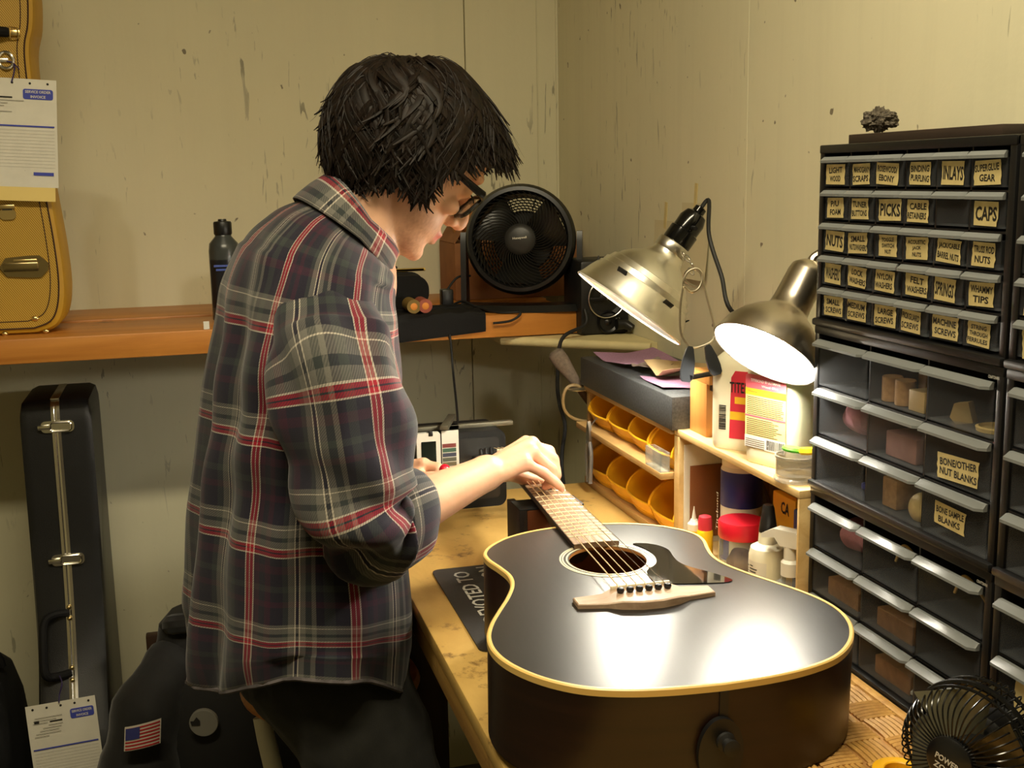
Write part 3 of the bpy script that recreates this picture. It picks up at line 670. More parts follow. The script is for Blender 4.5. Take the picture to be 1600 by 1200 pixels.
# upright wooden block with a dark cap block
WB_ = wood('orange_maple', S(206, 148, 78), S(176, 116, 54), sx=(40, 40, 4), rough=.5)
t = thing('clamp_block', 'upright orange wood block with a dark cap, holding the clamp lamp', 'block', (.78, 1.61, PZ))
MB().box((.745, 1.588, PZ), (.80, 1.648, 1.232), .001).build('post', WB_, t)
MB().box((.745, 1.578, 1.232), (.83, 1.655, 1.247), .001).build('cap', WB_, t)
MB().box((.750, 1.572, 1.2225), (.80, 1.588, 1.246), .001).build('dark_insert', P('dark_insert', S(44, 32, 24), .5), t)

# ---------------------------------------------------------------- glue jugs
JUG = P('jug_white', S(232, 226, 198), .38, var=.03); GRED = P('label_red', S(196, 44, 60), .5); GYEL = P('label_yellow', S(226, 178, 40), .5); GCRM = P('label_cream', S(232, 212, 140), .6); GTXT = P('label_text', S(96, 76, 50), .7)
GPINK = P('label_pink', S(206, 92, 104), .5)
def jug(root, cx, cy, z, w, d, h, rot):
    T = M.Translation((cx, cy, z)) @ M.Rotation(rot, 4, 'Z')
    b = MB(T); rs = []
    for zz, s, rr in ((0, .90, .015), (.004, .97, .02), (.012, 1, .022), (h * .80, 1, .022), (h * .88, .93, .022), (h * .94, .72, .02), (h * .97, .42, .012), (h, .40, .011)):
        rs.append([(x, y, zz) for x, y in rrect(w * s, d * (s if s > .5 else s * 1.2), min(rr, d * s * .45), 5)])
    b.rings(rs); b.build('jug_body', JUG, root)
    b = MB(T); b.lathe([(.017, h), (.0175, h + .004), (.0165, h + .020), (.010, h + .023), (.006, h + .036), (.003, h + .038)], 20); b.build('cap', P('glue_cap', S(214, 196, 150), .4) if 'glue_cap' not in MATS else MATS['glue_cap'], root)
    return T
g = 'glue jugs on the pine unit'
j = thing('glue_jug', 'white wood glue jug with its printed back label, in front of the other jug', 'glue bottle', (.772, 1.408, PZ), g)
T = jug(j, .772, 1.408, (PZ + .0002), .094, .058, .158, math.radians(-71)); lw = .074
F = T @ basis((0, -.0292, 0), X3, Z3, -Y3)
b = MB(F); b.prism(rrect(lw, .098, .004, 3, 0, .071), 0, .0004); b.build('label', GCRM, j, smooth=0)
b = MB(F); b.prism(rrect(lw, .020, .004, 3, 0, .116), .0004, .0008); b.build('red_header', GPINK, j, smooth=0)
MB(F).box((-lw / 2, .0665, .0004), (lw / 2, .0690, .0007)).build('red_band', GPINK, j, smooth=0)
b = MB(F); b.box((-lw / 2, .0975, .0005), (lw / 2, .1065, .0009)); b.build('yellow_band', GYEL, j, smooth=0)
b = MB(F)
b.text('TITEBOND III ULTIMATE', M.Translation((0, .118, .0011)), w=.054, h=.0042, bold=.01, mi=1); b.text('Wood Glue', M.Translation((.008, .1115, .0011)), w=.03, h=.003, mi=1)
b.text('Waterproof  Superior Strength', M.Translation((0, .102, .0011)), w=.064, h=.0036)
rnd = random.Random(3)
for k in range(10):
    y = .094 - k * .0026; b.box((-lw / 2 + .003, y - .0005, .0006), (lw / 2 - .003 - rnd.uniform(0, .006), y + .0005, .0007))
for k in range(9):
    y = .0635 - k * .0027; b.box((-lw / 2 + .003, y - .0005, .0006), (lw / 2 - .003 - rnd.uniform(0, .02), y + .0005, .0007))
for k in range(5): b.box((-lw / 2 + .002, .034 - k * .0028, .0008), (0.0, .035 - k * .0028, .0009))
b.build('label_print', [GTXT, WHITEP], j, smooth=0)
b = MB(F); b.box((-lw / 2, .0225, .0004), (lw / 2, .0395, .0007)); b.mi = 1; x = .004
while x < .034: ww = rnd.choice((.0006, .001, .0016)); b.box((x, .0245, .0007), (x + ww, .0375, .0009)); x += ww + rnd.choice((.0006, .001))
b.build('barcode', [WHITEP, INK], j, smooth=0)
j = thing('glue_jug', 'white wood glue jug turned sideways behind the other, red label edge showing', 'glue bottle', (.775, 1.512, PZ), g)
T = jug(j, .772, 1.512, (PZ + .0002), .094, .058, .150, math.radians(-50))
F = T @ basis((0, -.0292, 0), X3, Z3, -Y3); b = MB(F)
b.prism([(-.012, .018), (.040, .018), (.040, .118), (-.004, .118), (-.010, .108)], 0, .0005); b.build('label', GRED, j, smooth=0)
b = MB(F); b.box((-.011, .046, .0005), (.040, .058, .0008)); b.box((-.004, .070, .0005), (.040, .080, .0008)); b.build('yellow_band', GYEL, j, smooth=0)
b = MB(F); b.text('TITEBOND', M.Translation((.016, .094, .0009)), w=.056, h=.016, bold=.02, mi=0); b.build('brand_lettering', INK, j, smooth=0); b = MB(F); y = .03
while y < .066: ww = rnd.choice((.0006, .001, .0016)); b.box((-.0285, y, .0004), (-.0175, y + ww, .0006)); y += ww + rnd.choice((.0006, .001))
b.build('barcode', INK, j, smooth=0)

# ---------------------------------------------------------------- round tin with green and yellow bits on the pine top
t = thing('round_tin', 'small clear-lidded round tin at the cabinet end of the pine shelf', 'tin', (.748, 1.318, PZ))
MB().lathe([(.026, 0), (.029, .002), (.029, .005), (.0265, .007), (.0265, .030), (.028, .032), (.028, .035), (.0262, .035), (.0262, .010), (0, .010)], 32, M.Translation((.748, 1.318, (PZ + .0002)))).build('cup', clear('smoky_plastic', (.75, .73, .68), (.4, .38, .34), .25, .1), t)
GRN = P('green_plastic', S(88, 200, 50), .4); YLW = P('yellow_plastic', S(238, 190, 20), .4)
MB().lathe([(.0, 0), (.012, 0), (.0135, .003), (.012, .006), (0, .007)], 20, M.Translation((.744, 1.323, 1.1875)) @ M.Rotation(.15, 4, 'Y')).build('green_cap', GRN, None, label='bright green cap lying on the round tin', cat='cap')
MB().lathe([(.0, 0), (.010, 0), (.0115, .003), (.010, .008), (0, .009)], 20, M.Translation((.756, 1.303, 1.1875)) @ M.Rotation(-.1, 4, 'X')).build('yellow_cap', YLW, None, label='yellow cap lying on the round tin', cat='cap')

# ---------------------------------------------------------------- lower compartment of the pine unit
FZ = BZ + .0102
def lath(root, name, prof_, x, y, m, z=FZ, seg=28): return MB().lathe(prof_, seg, M.Translation((x, y, z))).build(name, m, root)
t = thing('glue_vial', 'small yellow and white glue bottle with a needle tip', 'glue bottle', (.742, 1.622, FZ))
lath(t, 'bottle', [(.0095, 0), (.0105, .002), (.0105, .030), (.0095, .033)], .742, 1.622, YLW); lath(t, 'shoulder', [(.0100, .030), (.0100, .042), (.006, .047), (.0055, .049)], .742, 1.622, WHITEP); lath(t, 'needle', [(.004, .048), (.0012, .066), (.0008, .070)], .742, 1.622, WHITEP)
t = thing('glue_vial', 'small yellow glue bottle with a red cap', 'glue bottle', (.744, 1.585, FZ))
lath(t, 'bottle', [(.0115, 0), (.0125, .002), (.0125, .040), (.011, .043)], .744, 1.585, YLW); lath(t, 'cap', [(.011, .043), (.011, .058), (.0095, .064), (.005, .066)], .744, 1.585, GRED)
MB(basis((.744 - .0127, 1.585, FZ + .02), -Y3, Z3, -X3)).box((-.006, -.012, -.002), (.006, .012, .0002)).build('label', GRED, t)
t = thing('spray_can', 'tall blue and white spray can with a white cap', 'spray can', (.79, 1.555, FZ))
lath(t, 'can_body', [(.030, 0), (.0315, .003), (.0315, .145), (.029, .150)], .79, 1.555, WHITEP); lath(t, 'cap', [(.029, .150), (.030, .151), (.0298, .172), (.026, .175)], .79, 1.555, P('cap_cream', S(226, 218, 196), .4))
NAVY = P('navy_print', S(34, 42, 120), .4)
lath(t, 'blue_band', [(.0317, .088), (.0319, .0885), (.0319, .143), (.0317, .1435)], .79, 1.555, NAVY); 
b = MB(M.Translation((.79, 1.555, FZ))); b.rings([[(.0319 * math.cos(a), .0319 * math.sin(a), z) for a in [math.radians(150 + 60 * k / 8) for k in range(9)]] for z in (.004, .04)], loop=False); b.build('blue_patch', NAVY, t)
b = MB(basis((.79 - .0322, 1.56, FZ + .105), Z3, Y3, -X3)); b.text('Titebond', M.Translation((-.03, .012, .0)), w=.06, h=.007); b.build('lettering', WHITEP, t, smooth=0)
t = thing('storage_jar', 'clear plastic jar with a red lid and a tape label', 'jar', (.752, 1.478, FZ))
lath(t, 'jar_body', [(.030, 0), (.0325, .003), (.0325, .058), (.030, .064), (.030, .066), (.0285, .066), (.0285, .062), (.031, .056), (.031, .004), (0, .004)], .752, 1.478, GLASS, seg=36)
lath(t, 'lid', [(.033, .064), (.034, .066), (.034, .086), (.0325, .089), (.028, .0895), (.0, .0885)], .752, 1.478, P('red_lid', S(206, 26, 44), .35), seg=36)
b = MB(M.Translation((.752, 1.478, FZ))); b.rings([[(.0329 * math.cos(a), .0329 * math.sin(a), z) for a in [math.radians(168 - 52 * k / 8) for k in range(9)]] for z in (.028, .056)], loop=False); b.build('tape_label', TAPE, t)
wad('cloth_wad', (.755, 1.478, FZ + .006), .025, P('brown_scraps', S(130, 96, 66), .8, var=.4, vscale=90), 'brown scraps inside the red-lidded jar', 'scraps', (1, 1, .75), 5)
t = thing('glue_bottle', 'white squeeze bottle with a tall black nozzle cap', 'glue bottle', (.738, 1.372, FZ))
lath(t, 'bottle', [(.024, 0), (.0255, .003), (.0255, .072), (.023, .082), (.013, .088), (.012, .104)], .738, 1.372, JUG); lath(t, 'nozzle_cap', [(.0125, .104), (.0125, .108), (.008, .138), (.0065, .142)], .738, 1.372, BLACK)
b = MB(M.Translation((.738, 1.372, FZ))); b.rings([[(.0257 * math.cos(a), .0257 * math.sin(a), z) for a in [math.radians(150 + 90 * k / 10) for k in range(11)]] for z in (.006, .066)], loop=False); b.build('label', PAPER, t)
b = MB(); rnd = random.Random(9)
for k in range(12):
    a = math.radians(186 + 5.0 * 1); 
    z = FZ + .012 + k * .0042; A = [math.radians(178 + 4 * q) for q in range(9)]; L_ = rnd.randint(5, 9)
    b.rings([[(.738 + .0259 * math.cos(a), 1.372 + .0259 * math.sin(a), zz) for a in A[:L_]] for zz in (z, z + .0016)], loop=False)
z = FZ + .012
for k in range(14): b.rings([[(.738 + .0259 * math.cos(a), 1.372 + .0259 * math.sin(a), z + k * .0034 + q) for a in (math.radians(158), math.radians(166), math.radians(172))] for q in (0, rnd.choice((.001, .002)))], loop=False)
b.build('label_print', INK, t, smooth=0)
t = thing('trigger_spray_bottle', 'clear round spray bottle with a white trigger head', 'spray bottle', (.742, 1.316, FZ))
lath(t, 'flask', [(.026, 0), (.030, .004), (.033, .018), (.031, .034), (.020, .048), (.012, .054), (.0115, .062), (.010, .062), (.0105, .053), (.019, .046), (.0295, .033), (.0315, .018), (.0285, .005), (0, .002)], .742, 1.316, GLASS, seg=32)
lath(t, 'collar', [(.0125, .060), (.0125, .078), (.009, .082), (.009, .100)], .742, 1.316, WHITEP)
b = MB(); b.prism([(-.012, .100), (.020, .100), (.022, .112), (.012, .122), (-.022, .122), (-.040, .112), (-.040, .106), (-.020, .110)], -.009, .009, basis((.742, 1.316, FZ), V((-.5, .86, 0)) * -1, Z3, V((-.86, -.5, 0)))); b.build('trigger_head', WHITEP, t)
t = thing('blue_tub', 'blue tub printed DAV at the back of the pine unit', 'tub', (.80, 1.36, FZ))
MB().box((.790, 1.335, FZ), (.85, 1.398, FZ + .125), .004).build('tub', P('blue_tub', S(40, 70, 150), .4), t)
MB(basis((.7895, 1.366, FZ + .09), -Y3, Z3, -X3)).text('DAV', M.Identity(4), w=.045, h=.02, bold=.03).build('lettering', P('pale_blue_print', S(130, 150, 190), .5), t, smooth=0)
t = thing('glue_packet', 'yellow packet with black writing behind the red-lidded jar', 'packet', (.80, 1.44, FZ))
MB().box((.800, 1.41, FZ), (.812, 1.475, FZ + .13), .002).build('packet', GYEL, t)
MB(basis((.7995, 1.437, FZ + .112), -Y3, Z3, -X3)).text('CA', M.Identity(4), w=.024, h=.018, bold=.03).build('lettering', INK, t, smooth=0)
MB().box((.812, 1.40, FZ), (.835, 1.44, FZ + .10), .002).build('red_box', GRED, None, label='red box standing behind the yellow packet', cat='box')
MB().lathe([(.06, 0), (.061, .002), (.060, .006), (.012, .007), (.012, .009), (0, .009)], 40, basis((.835, 1.60, FZ + .0611), Y3, Z3, -X3) @ M.Translation((0, 0, 0))).build('grinding_disc', P('grey_disc', S(110, 106, 100), .7, var=.1), None, label='grey disc standing on edge behind the spray can', cat='disc')
t = thing('printed_card', 'white card with a brown panel against the pine side', 'card', (.80, 1.64, FZ))
MB().box((.735, 1.6455, FZ), (.80, 1.6478, FZ + .165), .0005).build('card', PAPER, t); MB().box((.745, 1.6446, FZ + .01), (.80, 1.6456, FZ + .13), .0003).build('brown_panel', P('brown_print', S(136, 84, 48), .6), t)
MB().lathe([(.022, 0), (.024, .002), (.024, .10), (.02, .11), (.010, .12), (.010, .135)], 24, M.Translation((.862, 1.47, FZ))).build('dark_bottle', P('amber_dark', S(44, 24, 16), .2), None, label='dark brown bottle at the back of the pine unit', cat='bottle')
# dark bottle behind the lamp on the pine top
t = thing('dark_bottle', 'tall dark brown bottle on the pine shelf beside the cabinet', 'bottle', (.81, 1.325, PZ))
lath(t, 'bottle', [(.022, 0), (.024, .003), (.024, .10), (.018, .115), (.010, .12), (.010, .14)], .808, 1.322, MATS['amber_dark'], z=(PZ + .0002)); lath(t, 'cap', [(.0115, .138), (.0115, .156), (.010, .158)], .808, 1.322, BLACK, z=(PZ + .0002))
t = thing('syringe_bottle', 'slender clear bottle with a pointed tip by the wall', 'bottle', (.865, 1.56, PZ))
lath(t, 'bottle', [(.016, 0), (.018, .002), (.018, .13), (.012, .14), (.016, .142), (.016, .152), (.006, .155), (.002, .185), (.001, .187)], .868, 1.565, P('frosted_bottle', S(214, 204, 170), .4), z=(PZ + .0002))

# ---------------------------------------------------------------- clamp lamp (lit)
ALU = P('spun_aluminium', (.9, .88, .8), .3, 1, bump=.03, bscale=60); ALUI = P('reflector_inside', (.85, .85, .85), .5, .3)
ax = (CR * .572 - CD * .80 - CF * .055).normalized()         # from the opening towards the socket
rc = at_d(982, 483, 1.80); RR = .097
t = thing('clamp_lamp', 'lit aluminium clamp lamp gripping the orange wood block', 'lamp', (.775, 1.60, 1.247))
A = zframe(rc, ax, CF)
pf = [(RR, 0), (RR * 1.015, .002), (RR, .004), (.094, .010), (.088, .026), (.081, .040), (.079, .041), (.077, .050), (.074, .051), (.070, .060), (.066, .061), (.060, .070), (.050, .080), (.038, .089), (.030, .096), (.0265, .105), (.0255, .122)]
b = MB(A); b.lathe(pf, 56, None, False, False); b.lathe([(r - .0012, z) for r, z in reversed(pf)], 56, None, False, False); b.build('reflector', ALU, t, recalc=False)
b = MB(A); b.lathe([(RR * .99, .0008), (RR * 1.012, .0002), (RR * 1.015, .002)], 56, None, False, False); b.build('rim_lip', ALUI, t)
for k in range(6):
    a = 2 * math.pi * k / 6 + .5; b = MB(A @ M.Translation((.0835 * math.cos(a), .0835 * math.sin(a), .035)) @ M.Rotation(a, 4, 'Z') @ M.Rotation(.5, 4, 'Y')); b.box((-.001, -.009, -.006), (.0012, .009, .006), .0008); b.build('vent_slot', BLACKM, t)
b = MB(A); b.lathe([(.0268, .108), (.0275, .110), (.0275, .122), (.0262, .124)], 32); b.build('collar', STEEL, t)
b = MB(A); b.lathe([(.0225, .124), (.0235, .127), (.0235, .148), (.021, .150), (.0215, .168), (.017, .180), (.010, .184), (.0095, .192), (.006, .194)], 28); sw = A @ V((0, 0, 0))
b.build('socket', P('gloss_black', S(12, 12, 12), .15), t)
b = MB(A); b.tube([(-.02, -.006, .157), (-.035, -.01, .157)], .0035, 8); b.build('switch', BLACK, t)
# bulb inside
b = MB(A); b.lathe([(.003, .008), (.018, .014), (.027, .030), (.026, .048), (.016, .072), (.013, .105)], 20); 
LAMPW = (1.0, .93, .78)
m, nt, b_ = nmat('lit_bulb'); b_.inputs['Base Color'].default_value = (1, 1, 1, 1); b_.inputs['Emission Color'].default_value = (*LAMPW, 1); b_.inputs['Emission Strength'].default_value = 320
b.build('bulb', m, t)
cp = A @ V((0, 0, .194)); pe = at_x(1152, 492, .83)
b = MB(); b.tube(smoothpath([cp - ax * .004, cp + ax * .012 + CR * .004, at_d(1108, 368, 1.74), at_d(1127, 430, 1.72), at_d(1147, 490, 1.70), V((.885, 1.60, 1.30)), V((.892, 1.62, 1.16))], 8), .0034, 8); b.build('cord', RUBBER, t)
# chain link and spring-wire clamp
cl0 = A @ V((.0285, 0, .112)); D = 1.695
b = MB()
def pxd(x, y, d=D): return at_d(x, y, d)
pts = [(1068, 398), (1074, 404), (1081, 414), (1080, 424)]
for i, (x, y) in enumerate(pts):
    c0 = pxd(x, y, 1.71); TT = basis(c0, (CR * .8 + CD * .6 if i % 2 else CF), (CD if i % 2 else CR * .5 + CD * .8), (CF if i % 2 else CR))
    b.tube([TT @ V((.0055 * math.cos(q), .0042 * math.sin(q), 0)) for q in [2 * math.pi * k / 14 for k in range(14)]], .0011, 6, closed=True)
b.build('chain', STEEL, t)
b = MB(); WR = P('zinc_wire', (.58, .53, .42), .32, 1)
path = [(1086, 448), (1072, 440), (1070, 428), (1080, 420), (1092, 424), (1097, 436), (1106, 470), (1116, 510), (1114, 530), (1095, 541), (1078, 541), (1064, 520), (1063, 480), (1067, 450), (1068, 438), (1076, 424), (1090, 420), (1098, 432), (1092, 450), (1080, 456), (1070, 448)]
b.tube(smoothpath([pxd(x, y, D - .0006 * i) for i, (x, y) in enumerate(path)], 6), .0017, 7); b.build('spring', WR, t)
CLM = P('blued_clamp', S(58, 62, 68), .35, .6)
for i, ((x0, y0), (x1, y1), wv) in enumerate((((1078, 545), (1072, 592), .010), ((1106, 542), (1119, 582), .009))):
    p0, p1 = pxd(x0, y0, 1.69 - .01 * i), pxd(x1, y1, 1.69 - .01 * i); z_ = (p0 - p1).normalized(); TT = zframe(p1, z_, CR)
    b = MB(TT); ln = (p0 - p1).length
    b.rings([[(x * wv * s, y * .005, ln * v) for x, y in ((1, 1), (-1, 1), (-1, -1), (1, -1))] for v, s in ((-.1, .55), (.0, .9), (.25, 1), (.6, .9), (1, .5), (1.08, .3))]); b.build('jaw', CLM, t)
pj = V((.772, 1.60, 1.2475)); b = MB(); b.tube([pj, pxd(1078, 590, 1.685)], .004, 8); b.build('jaw_pin', CLM, t)

# ---------------------------------------------------------------- desk lamp (lit)
NICK = P('brushed_nickel', (.62, .56, .47), .3, 1, bump=.02, bscale=300); SHIN = P('shade_inside_white', (.9, .9, .88), .6)
nrm = (CF * -.24 + CR * (-.51 * .96) + CD * (.86 * .96)).normalized()     # opening looks this way
lc = at_d(1194, 555, 1.488); LR = .0715
up_ = -nrm
Q = zframe(lc, up_, CF)
t = thing('desk_lamp', 'lit brushed nickel desk lamp leaning over the glue jugs', 'lamp', (.845, 1.315, PZ))
so = [(LR, 0), (LR * 1.012, .001), (LR * .985, .008), (.066, .024), (.055, .042), (.042, .056), (.031, .064), (.027, .070), (.0258, .085), (.0258, .125), (.0245, .134), (.017, .142), (.0, .144)]
b = MB(Q); b.lathe(so, 48, None, False, True); b.build('shade', NICK, t, recalc=True)
si = [(LR * .985, .0012), (.0635, .0245), (.0525, .0415), (.040, .054), (.029, .062), (.0225, .066), (0, .066)]
b = MB(Q); b.lathe(si, 48, None, False, True); b.build('shade_lining', SHIN, t)
b = MB(Q); b.lathe([(.002, -.010), (.014, -.007), (.0225, .003), (.0245, .014), (.021, .024), (.0145, .040), (.013, .066)], 24, None, True, False)
m2 = MATS['lit_bulb'].copy(); m2.name = 'lit_bulb_small'; m2.node_tree.nodes['Principled BSDF'].inputs['Emission Strength'].default_value = 200
b.build('bulb', m2, t)
apx = Q @ V((0, 0, .13))
b = MB(); b.tube(smoothpath([Q @ V((0, 0, .138)), Q @ V((.0, 0, .16)) , V((.842, 1.33, 1.46)), V((.855, 1.32, 1.40)), V((.862, 1.33, 1.28)), V((.865, 1.336, 1.165))], 8), .0065, 10); b.build('gooseneck', NICK, t)
b = MB(M.Translation((.865, 1.336, (PZ + .0002)))); b.lathe([(.026, 0), (.0275, .003), (.026, .010), (.016, .017), (.009, .020)], 32); b.build('base', NICK, t)

# ---------------------------------------------------------------- notes taped on the right wall
NOTE = P('note_paper', S(206, 196, 160), .85)
for (x0, y0, x1, y1), tp, lab in (((1023, 345, 1058, 372), (1037, 310), 'pale note taped to the wall above the clamp lamp, nearer the corner'), ((1066, 300, 1108, 440), (1090, 285), 'long pale note taped to the wall behind the lamp cord')):
    a, d = at_x(x0, y0, XR - .001), at_x(x1, y1, XR - .001); t = thing('wall_note', lab, 'note', (XR, (a.y + d.y) / 2, d.z), 'notes taped to the right wall')
    if lab.startswith('long'): yy, zz = (a.y, d.y), (at_x(x1, 440, XR).z, at_x(x1, 318, XR).z)
    else: yy, zz = (a.y, d.y), (at_x(x1, 400, XR).z, at_x(x1, 346, XR).z)
    b = MB(); n = 6
    b.rings([[(XR - .0012 - .010 * (k / n) ** 2 * (1 if lab.startswith('long') else .3), yy[0] + (yy[1] - yy[0]) * q, zz[1] + (zz[0] - zz[1]) * k / n) for q in (0, .5, 1)] for k in range(n + 1)], loop=False); b.build('paper', NOTE, t)
    c = at_x(*tp, XR); cyy = (yy[0] + yy[1]) / 2; MB(M.Translation((XR - .0018, cyy, zz[1] + .012)) @ M.Rotation(.12, 4, 'X')).box((0, -.006, -.028), (.0012, .006, .024)).build('tape', TAPE, t)
# ---------------------------------------------------------------- brush and loop standing at the far end of the bins
t = thing('soft_brush', 'grey bristled dusting brush sticking out past the granite slab', 'brush', (.72, 2.11, 1.14))
a, bq = at_y(868, 552, 2.14), at_y(906, 606, 2.12); dr = (bq - a).normalized()
b = MB(); b.tube([a - dr * .006, a, a + dr * .02, a + dr * .05, bq], [.009, .0165, .017, .0125, .0085], 16, squash=.6); b.build('bristles', P('grey_brown_bristle', S(98, 84, 70), .8, var=.3, vscale=200), t)
b = MB(); b.tube([bq - dr * .002, bq + dr * .025, bq + dr * .075], [.009, .0085, .007], 12, squash=.7); b.build('handle', MATS['dark_wood'], t)
t = thing('wire_loop', 'tan cable loop hanging at the end of the bin shelf', 'cable', (.72, 2.105, 1.07))
b = MB(); b.tube(smoothpath([at_y(x, y, 2.104) for x, y in ((920, 612), (900, 602), (886, 606), (880, 622), (882, 640), (893, 652), (912, 658), (925, 654))], 8), .0032, 8); b.build('cable', P('tan_cable', S(136, 112, 70), .5), t)
b = MB(M.Identity(4)); c0 = at_y(903, 609, 2.10); b.lathe([(.0, 0), (.02, 0), (.021, .002), (.018, .004), (0, .004)], 24, basis(c0, X3, Y3, Z3)); b.build('washer', STEEL, t)
# ---------------------------------------------------------------- long pine shelf on the back wall
SZ = 1.264; SY = 2.33
SHW = wood('orange_pine_shelf', S(206, 140, 62), S(164, 98, 34), sx=(2.2, 26, 26), rough=.42, dirt=S(88, 46, 18), dscale=5, dlo=.66)
sh = thing('wall_shelf', 'long orange pine shelf on the back wall behind the person', 'shelf', (-.5, 2.56, 1.216))
MB().box((-1.9, SY, 1.216), (.795, SY + .235, SZ), .003).build('front_plank', SHW, sh)
MB().box((-1.9, SY + .239, 1.218), (.795, YB, SZ + .004), .003).build('back_plank', SHW, sh)
for x in (-1.3, -.55, .33):
    MB().box((x, SY + .10, 1.19), (x + .035, YB, 1.2165)).build('bracket', SHW, sh)
CSH = P('cream_board', S(214, 200, 150), .55, var=.12, vscale=14)
cs = thing('corner_board', 'cream painted board with rounded edge across the wall corner', 'board', (.8, 2.4, 1.19))
pl = [(.63, 2.372), (.883, 2.150), (.899, 2.150), (.899, 2.60), (.63, 2.60)]
b = MB(); b.prism(pl[1:] + [pl[0]], 1.194, 1.2135); b.build('board', CSH, cs)
a, e = V((.632, 2.369, 1.2037)), V((.885, 2.148, 1.2037)); b = MB(); b.tube([a, a.lerp(e, .5), e], .0098, 14); b.build('rounded_edge', CSH, cs)
b = MB(); b.box((.885, 2.16, 1.15), (.899, 2.58, 1.194)); b.build('cleat', CSH, cs)
# ---------------------------------------------------------------- black table fan
fc = at_y(815, 375, 2.42); fn = V((-.36, -.92, .10)).normalized(); FR_ = .119
t = thing('table_fan', 'round black table fan with swirled grille on the pine shelf', 'fan', (fc.x, fc.y + .03, SZ))
Fm = zframe(fc, fn, X3)
FBK = P('fan_black', S(15, 15, 15), .34)
b = MB(Fm); b.lathe([(.100, .034), (.104, .041), (.112, .040), (.1185, .030), (.119, .005), (.116, -.030), (.108, -.062), (.100, -.066), (.097, -.060), (.099, -.030), (.1, .0)], 64, None, False, False); b.rings([]) if False else None; b.build('housing', FBK, t)
b = MB(Fm); b.lathe([(.0, .0445), (.022, .044), (.030, .041), (.034, .036), (.034, .030)], 40, None, True, False); b.build('hub_cap', P('hub_grey', S(44, 44, 44), .4), t)
gm = None
for k in range(48):
    if gm is None:
        b = MB(); pts = []
        for j in range(9):
            s = j / 8; r = .031 + (.102 - .031) * s; a = .95 * s ** 1.2; pts.append((r * math.cos(a), r * math.sin(a), .036 + .004 * math.sin(math.pi * s)))
        b.tube(pts, .00115, 5); gm = b.mesh('grille_vane', FBK)
    o = link('grille_vane', gm, t, fc); o.rotation_euler = (Fm.to_3x3().to_4x4() @ M.Rotation(2 * math.pi * k / 48, 4, 'Z')).to_euler()
for k in range(3):
    b = MB(Fm @ M.Rotation(2 * math.pi * k / 3 + .4, 4, 'Z')); b.grid(lambda u, v: (.026 + .068 * u, (v - .5) * (.05 + .07 * u), (v - .5) * .05 * (1 - .4 * u) - .004), 8, 6); b.build('blade', P('fan_blade', S(24, 24, 24), .3) if k == 0 else MATS['fan_blade'], t)
b = MB(Fm); b.lathe([(.026, .012), (.028, .0), (.026, -.02)], 24); b.build('motor_hub', FBK, t)
b = MB(Fm)
for k in range(20):
    pass
for r in (.066, .072, .078, .084, .090, .096): b.tube([(r * math.cos(a), r * math.sin(a), -.055) for a in [2 * math.pi * q / 40 for q in range(40)]], .0014, 5, closed=True)
b.build('rear_grille_rings', FBK, t, kind='stuff')
b = MB(Fm); b.lathe([(.064, -.052), (.066, -.056), (.064, -.062), (.04, -.078), (0, -.08)], 40, None, True, False); b.build('motor_cover', FBK, t)
for k in range(10):
    b = MB(Fm @ M.Rotation(2 * math.pi * k / 10, 4, 'Z')); b.tube([(.02, 0, -.052), (.06, 0, -.056), (.1, 0, -.058)], .0014, 5); b.build('rear_spoke', FBK, t)
b = MB(Fm @ M.Translation((0, .002, .0455))); b.text('Honeywell', M.Rotation(.05, 4, 'Z'), w=.030, h=.0062, bold=.02); b.build('lettering', WHITEP, t, smooth=0)
# side arms and base
sx_ = Fm.to_3x3() @ X3; hx = V((sx_.x, sx_.y, 0)).normalized(); hn = V((fn.x, fn.y, 0)).normalized()
for s in (-1, 1):
    top = fc + hx * (s * .122); b = MB()
    b.rings([[V((top.x, top.y, 0)) + hx * (s * dx_) + hn * dy_ + V((0, 0, z)) for dx_, dy_ in ((-.002, -w_), (.010, -w_), (.010, w_), (-.002, w_))] for z, w_ in ((SZ + .006, .030), (1.33, .024), (1.41, .019), (1.432, .012))]); b.build('arm', FBK, t)
b = MB(); bc = V((fc.x, fc.y, 0)); B = basis(bc + V((0, 0, SZ)), hx, -hn, Z3)
b.T = B; b.rings([[(x, -.055 - .03 * math.cos(x / .13 * math.pi / 2) + dy, z) for dy, z in ((0, .0002), (.012, .014), (.075, .014), (.10, .0002))] for x in [-.13 + .26 * k / 12 for k in range(13)]]); b.build('base', FBK, t)
# ---------------------------------------------------------------- small black speaker in the corner
sc0 = at_y(942, 525, 2.30); SPK = P('speaker_black', S(24, 24, 24), .45)
t = thing('small_speaker', 'black speaker box with round driver on the corner board', 'speaker', (.838, 2.36, 1.2136))
b = MB(); b.box((.787, 2.30, 1.2136), (.897, 2.42, 1.372), .008); b.build('cabinet', SPK, t)
for (x, y, r) in ((947, 466, .041), (950, 503, .024)):
    c0 = at_y(x, y, 2.299); b = MB(basis(c0, X3, Z3, -Y3)); b.lathe([(r, 0), (r * 1.02, .004), (r * .96, .007), (r * .93, .003), (r * .5, -.004), (r * .28, .002), (0, .004)], 36); b.build('driver', BLACK, t)
    if r > .03:
        b = MB(basis(c0, X3, Z3, -Y3)); b.tube([(r * 1.0 * math.cos(a), r * math.sin(a), .006) for a in [2 * math.pi * q / 40 for q in range(40)]], .0013, 6, closed=True); b.build('trim_ring', STEEL, t)
        b = MB(basis(c0, X3, Z3, -Y3)); b.box((-r * .95, -.003, .006), (r * .95, .003, .010), .001); b.mi = 1; b.box((-.002, -.0015, .010), (.012, .0015, .0106)); b.build('badge_bar', [BLACK, STEEL], t)
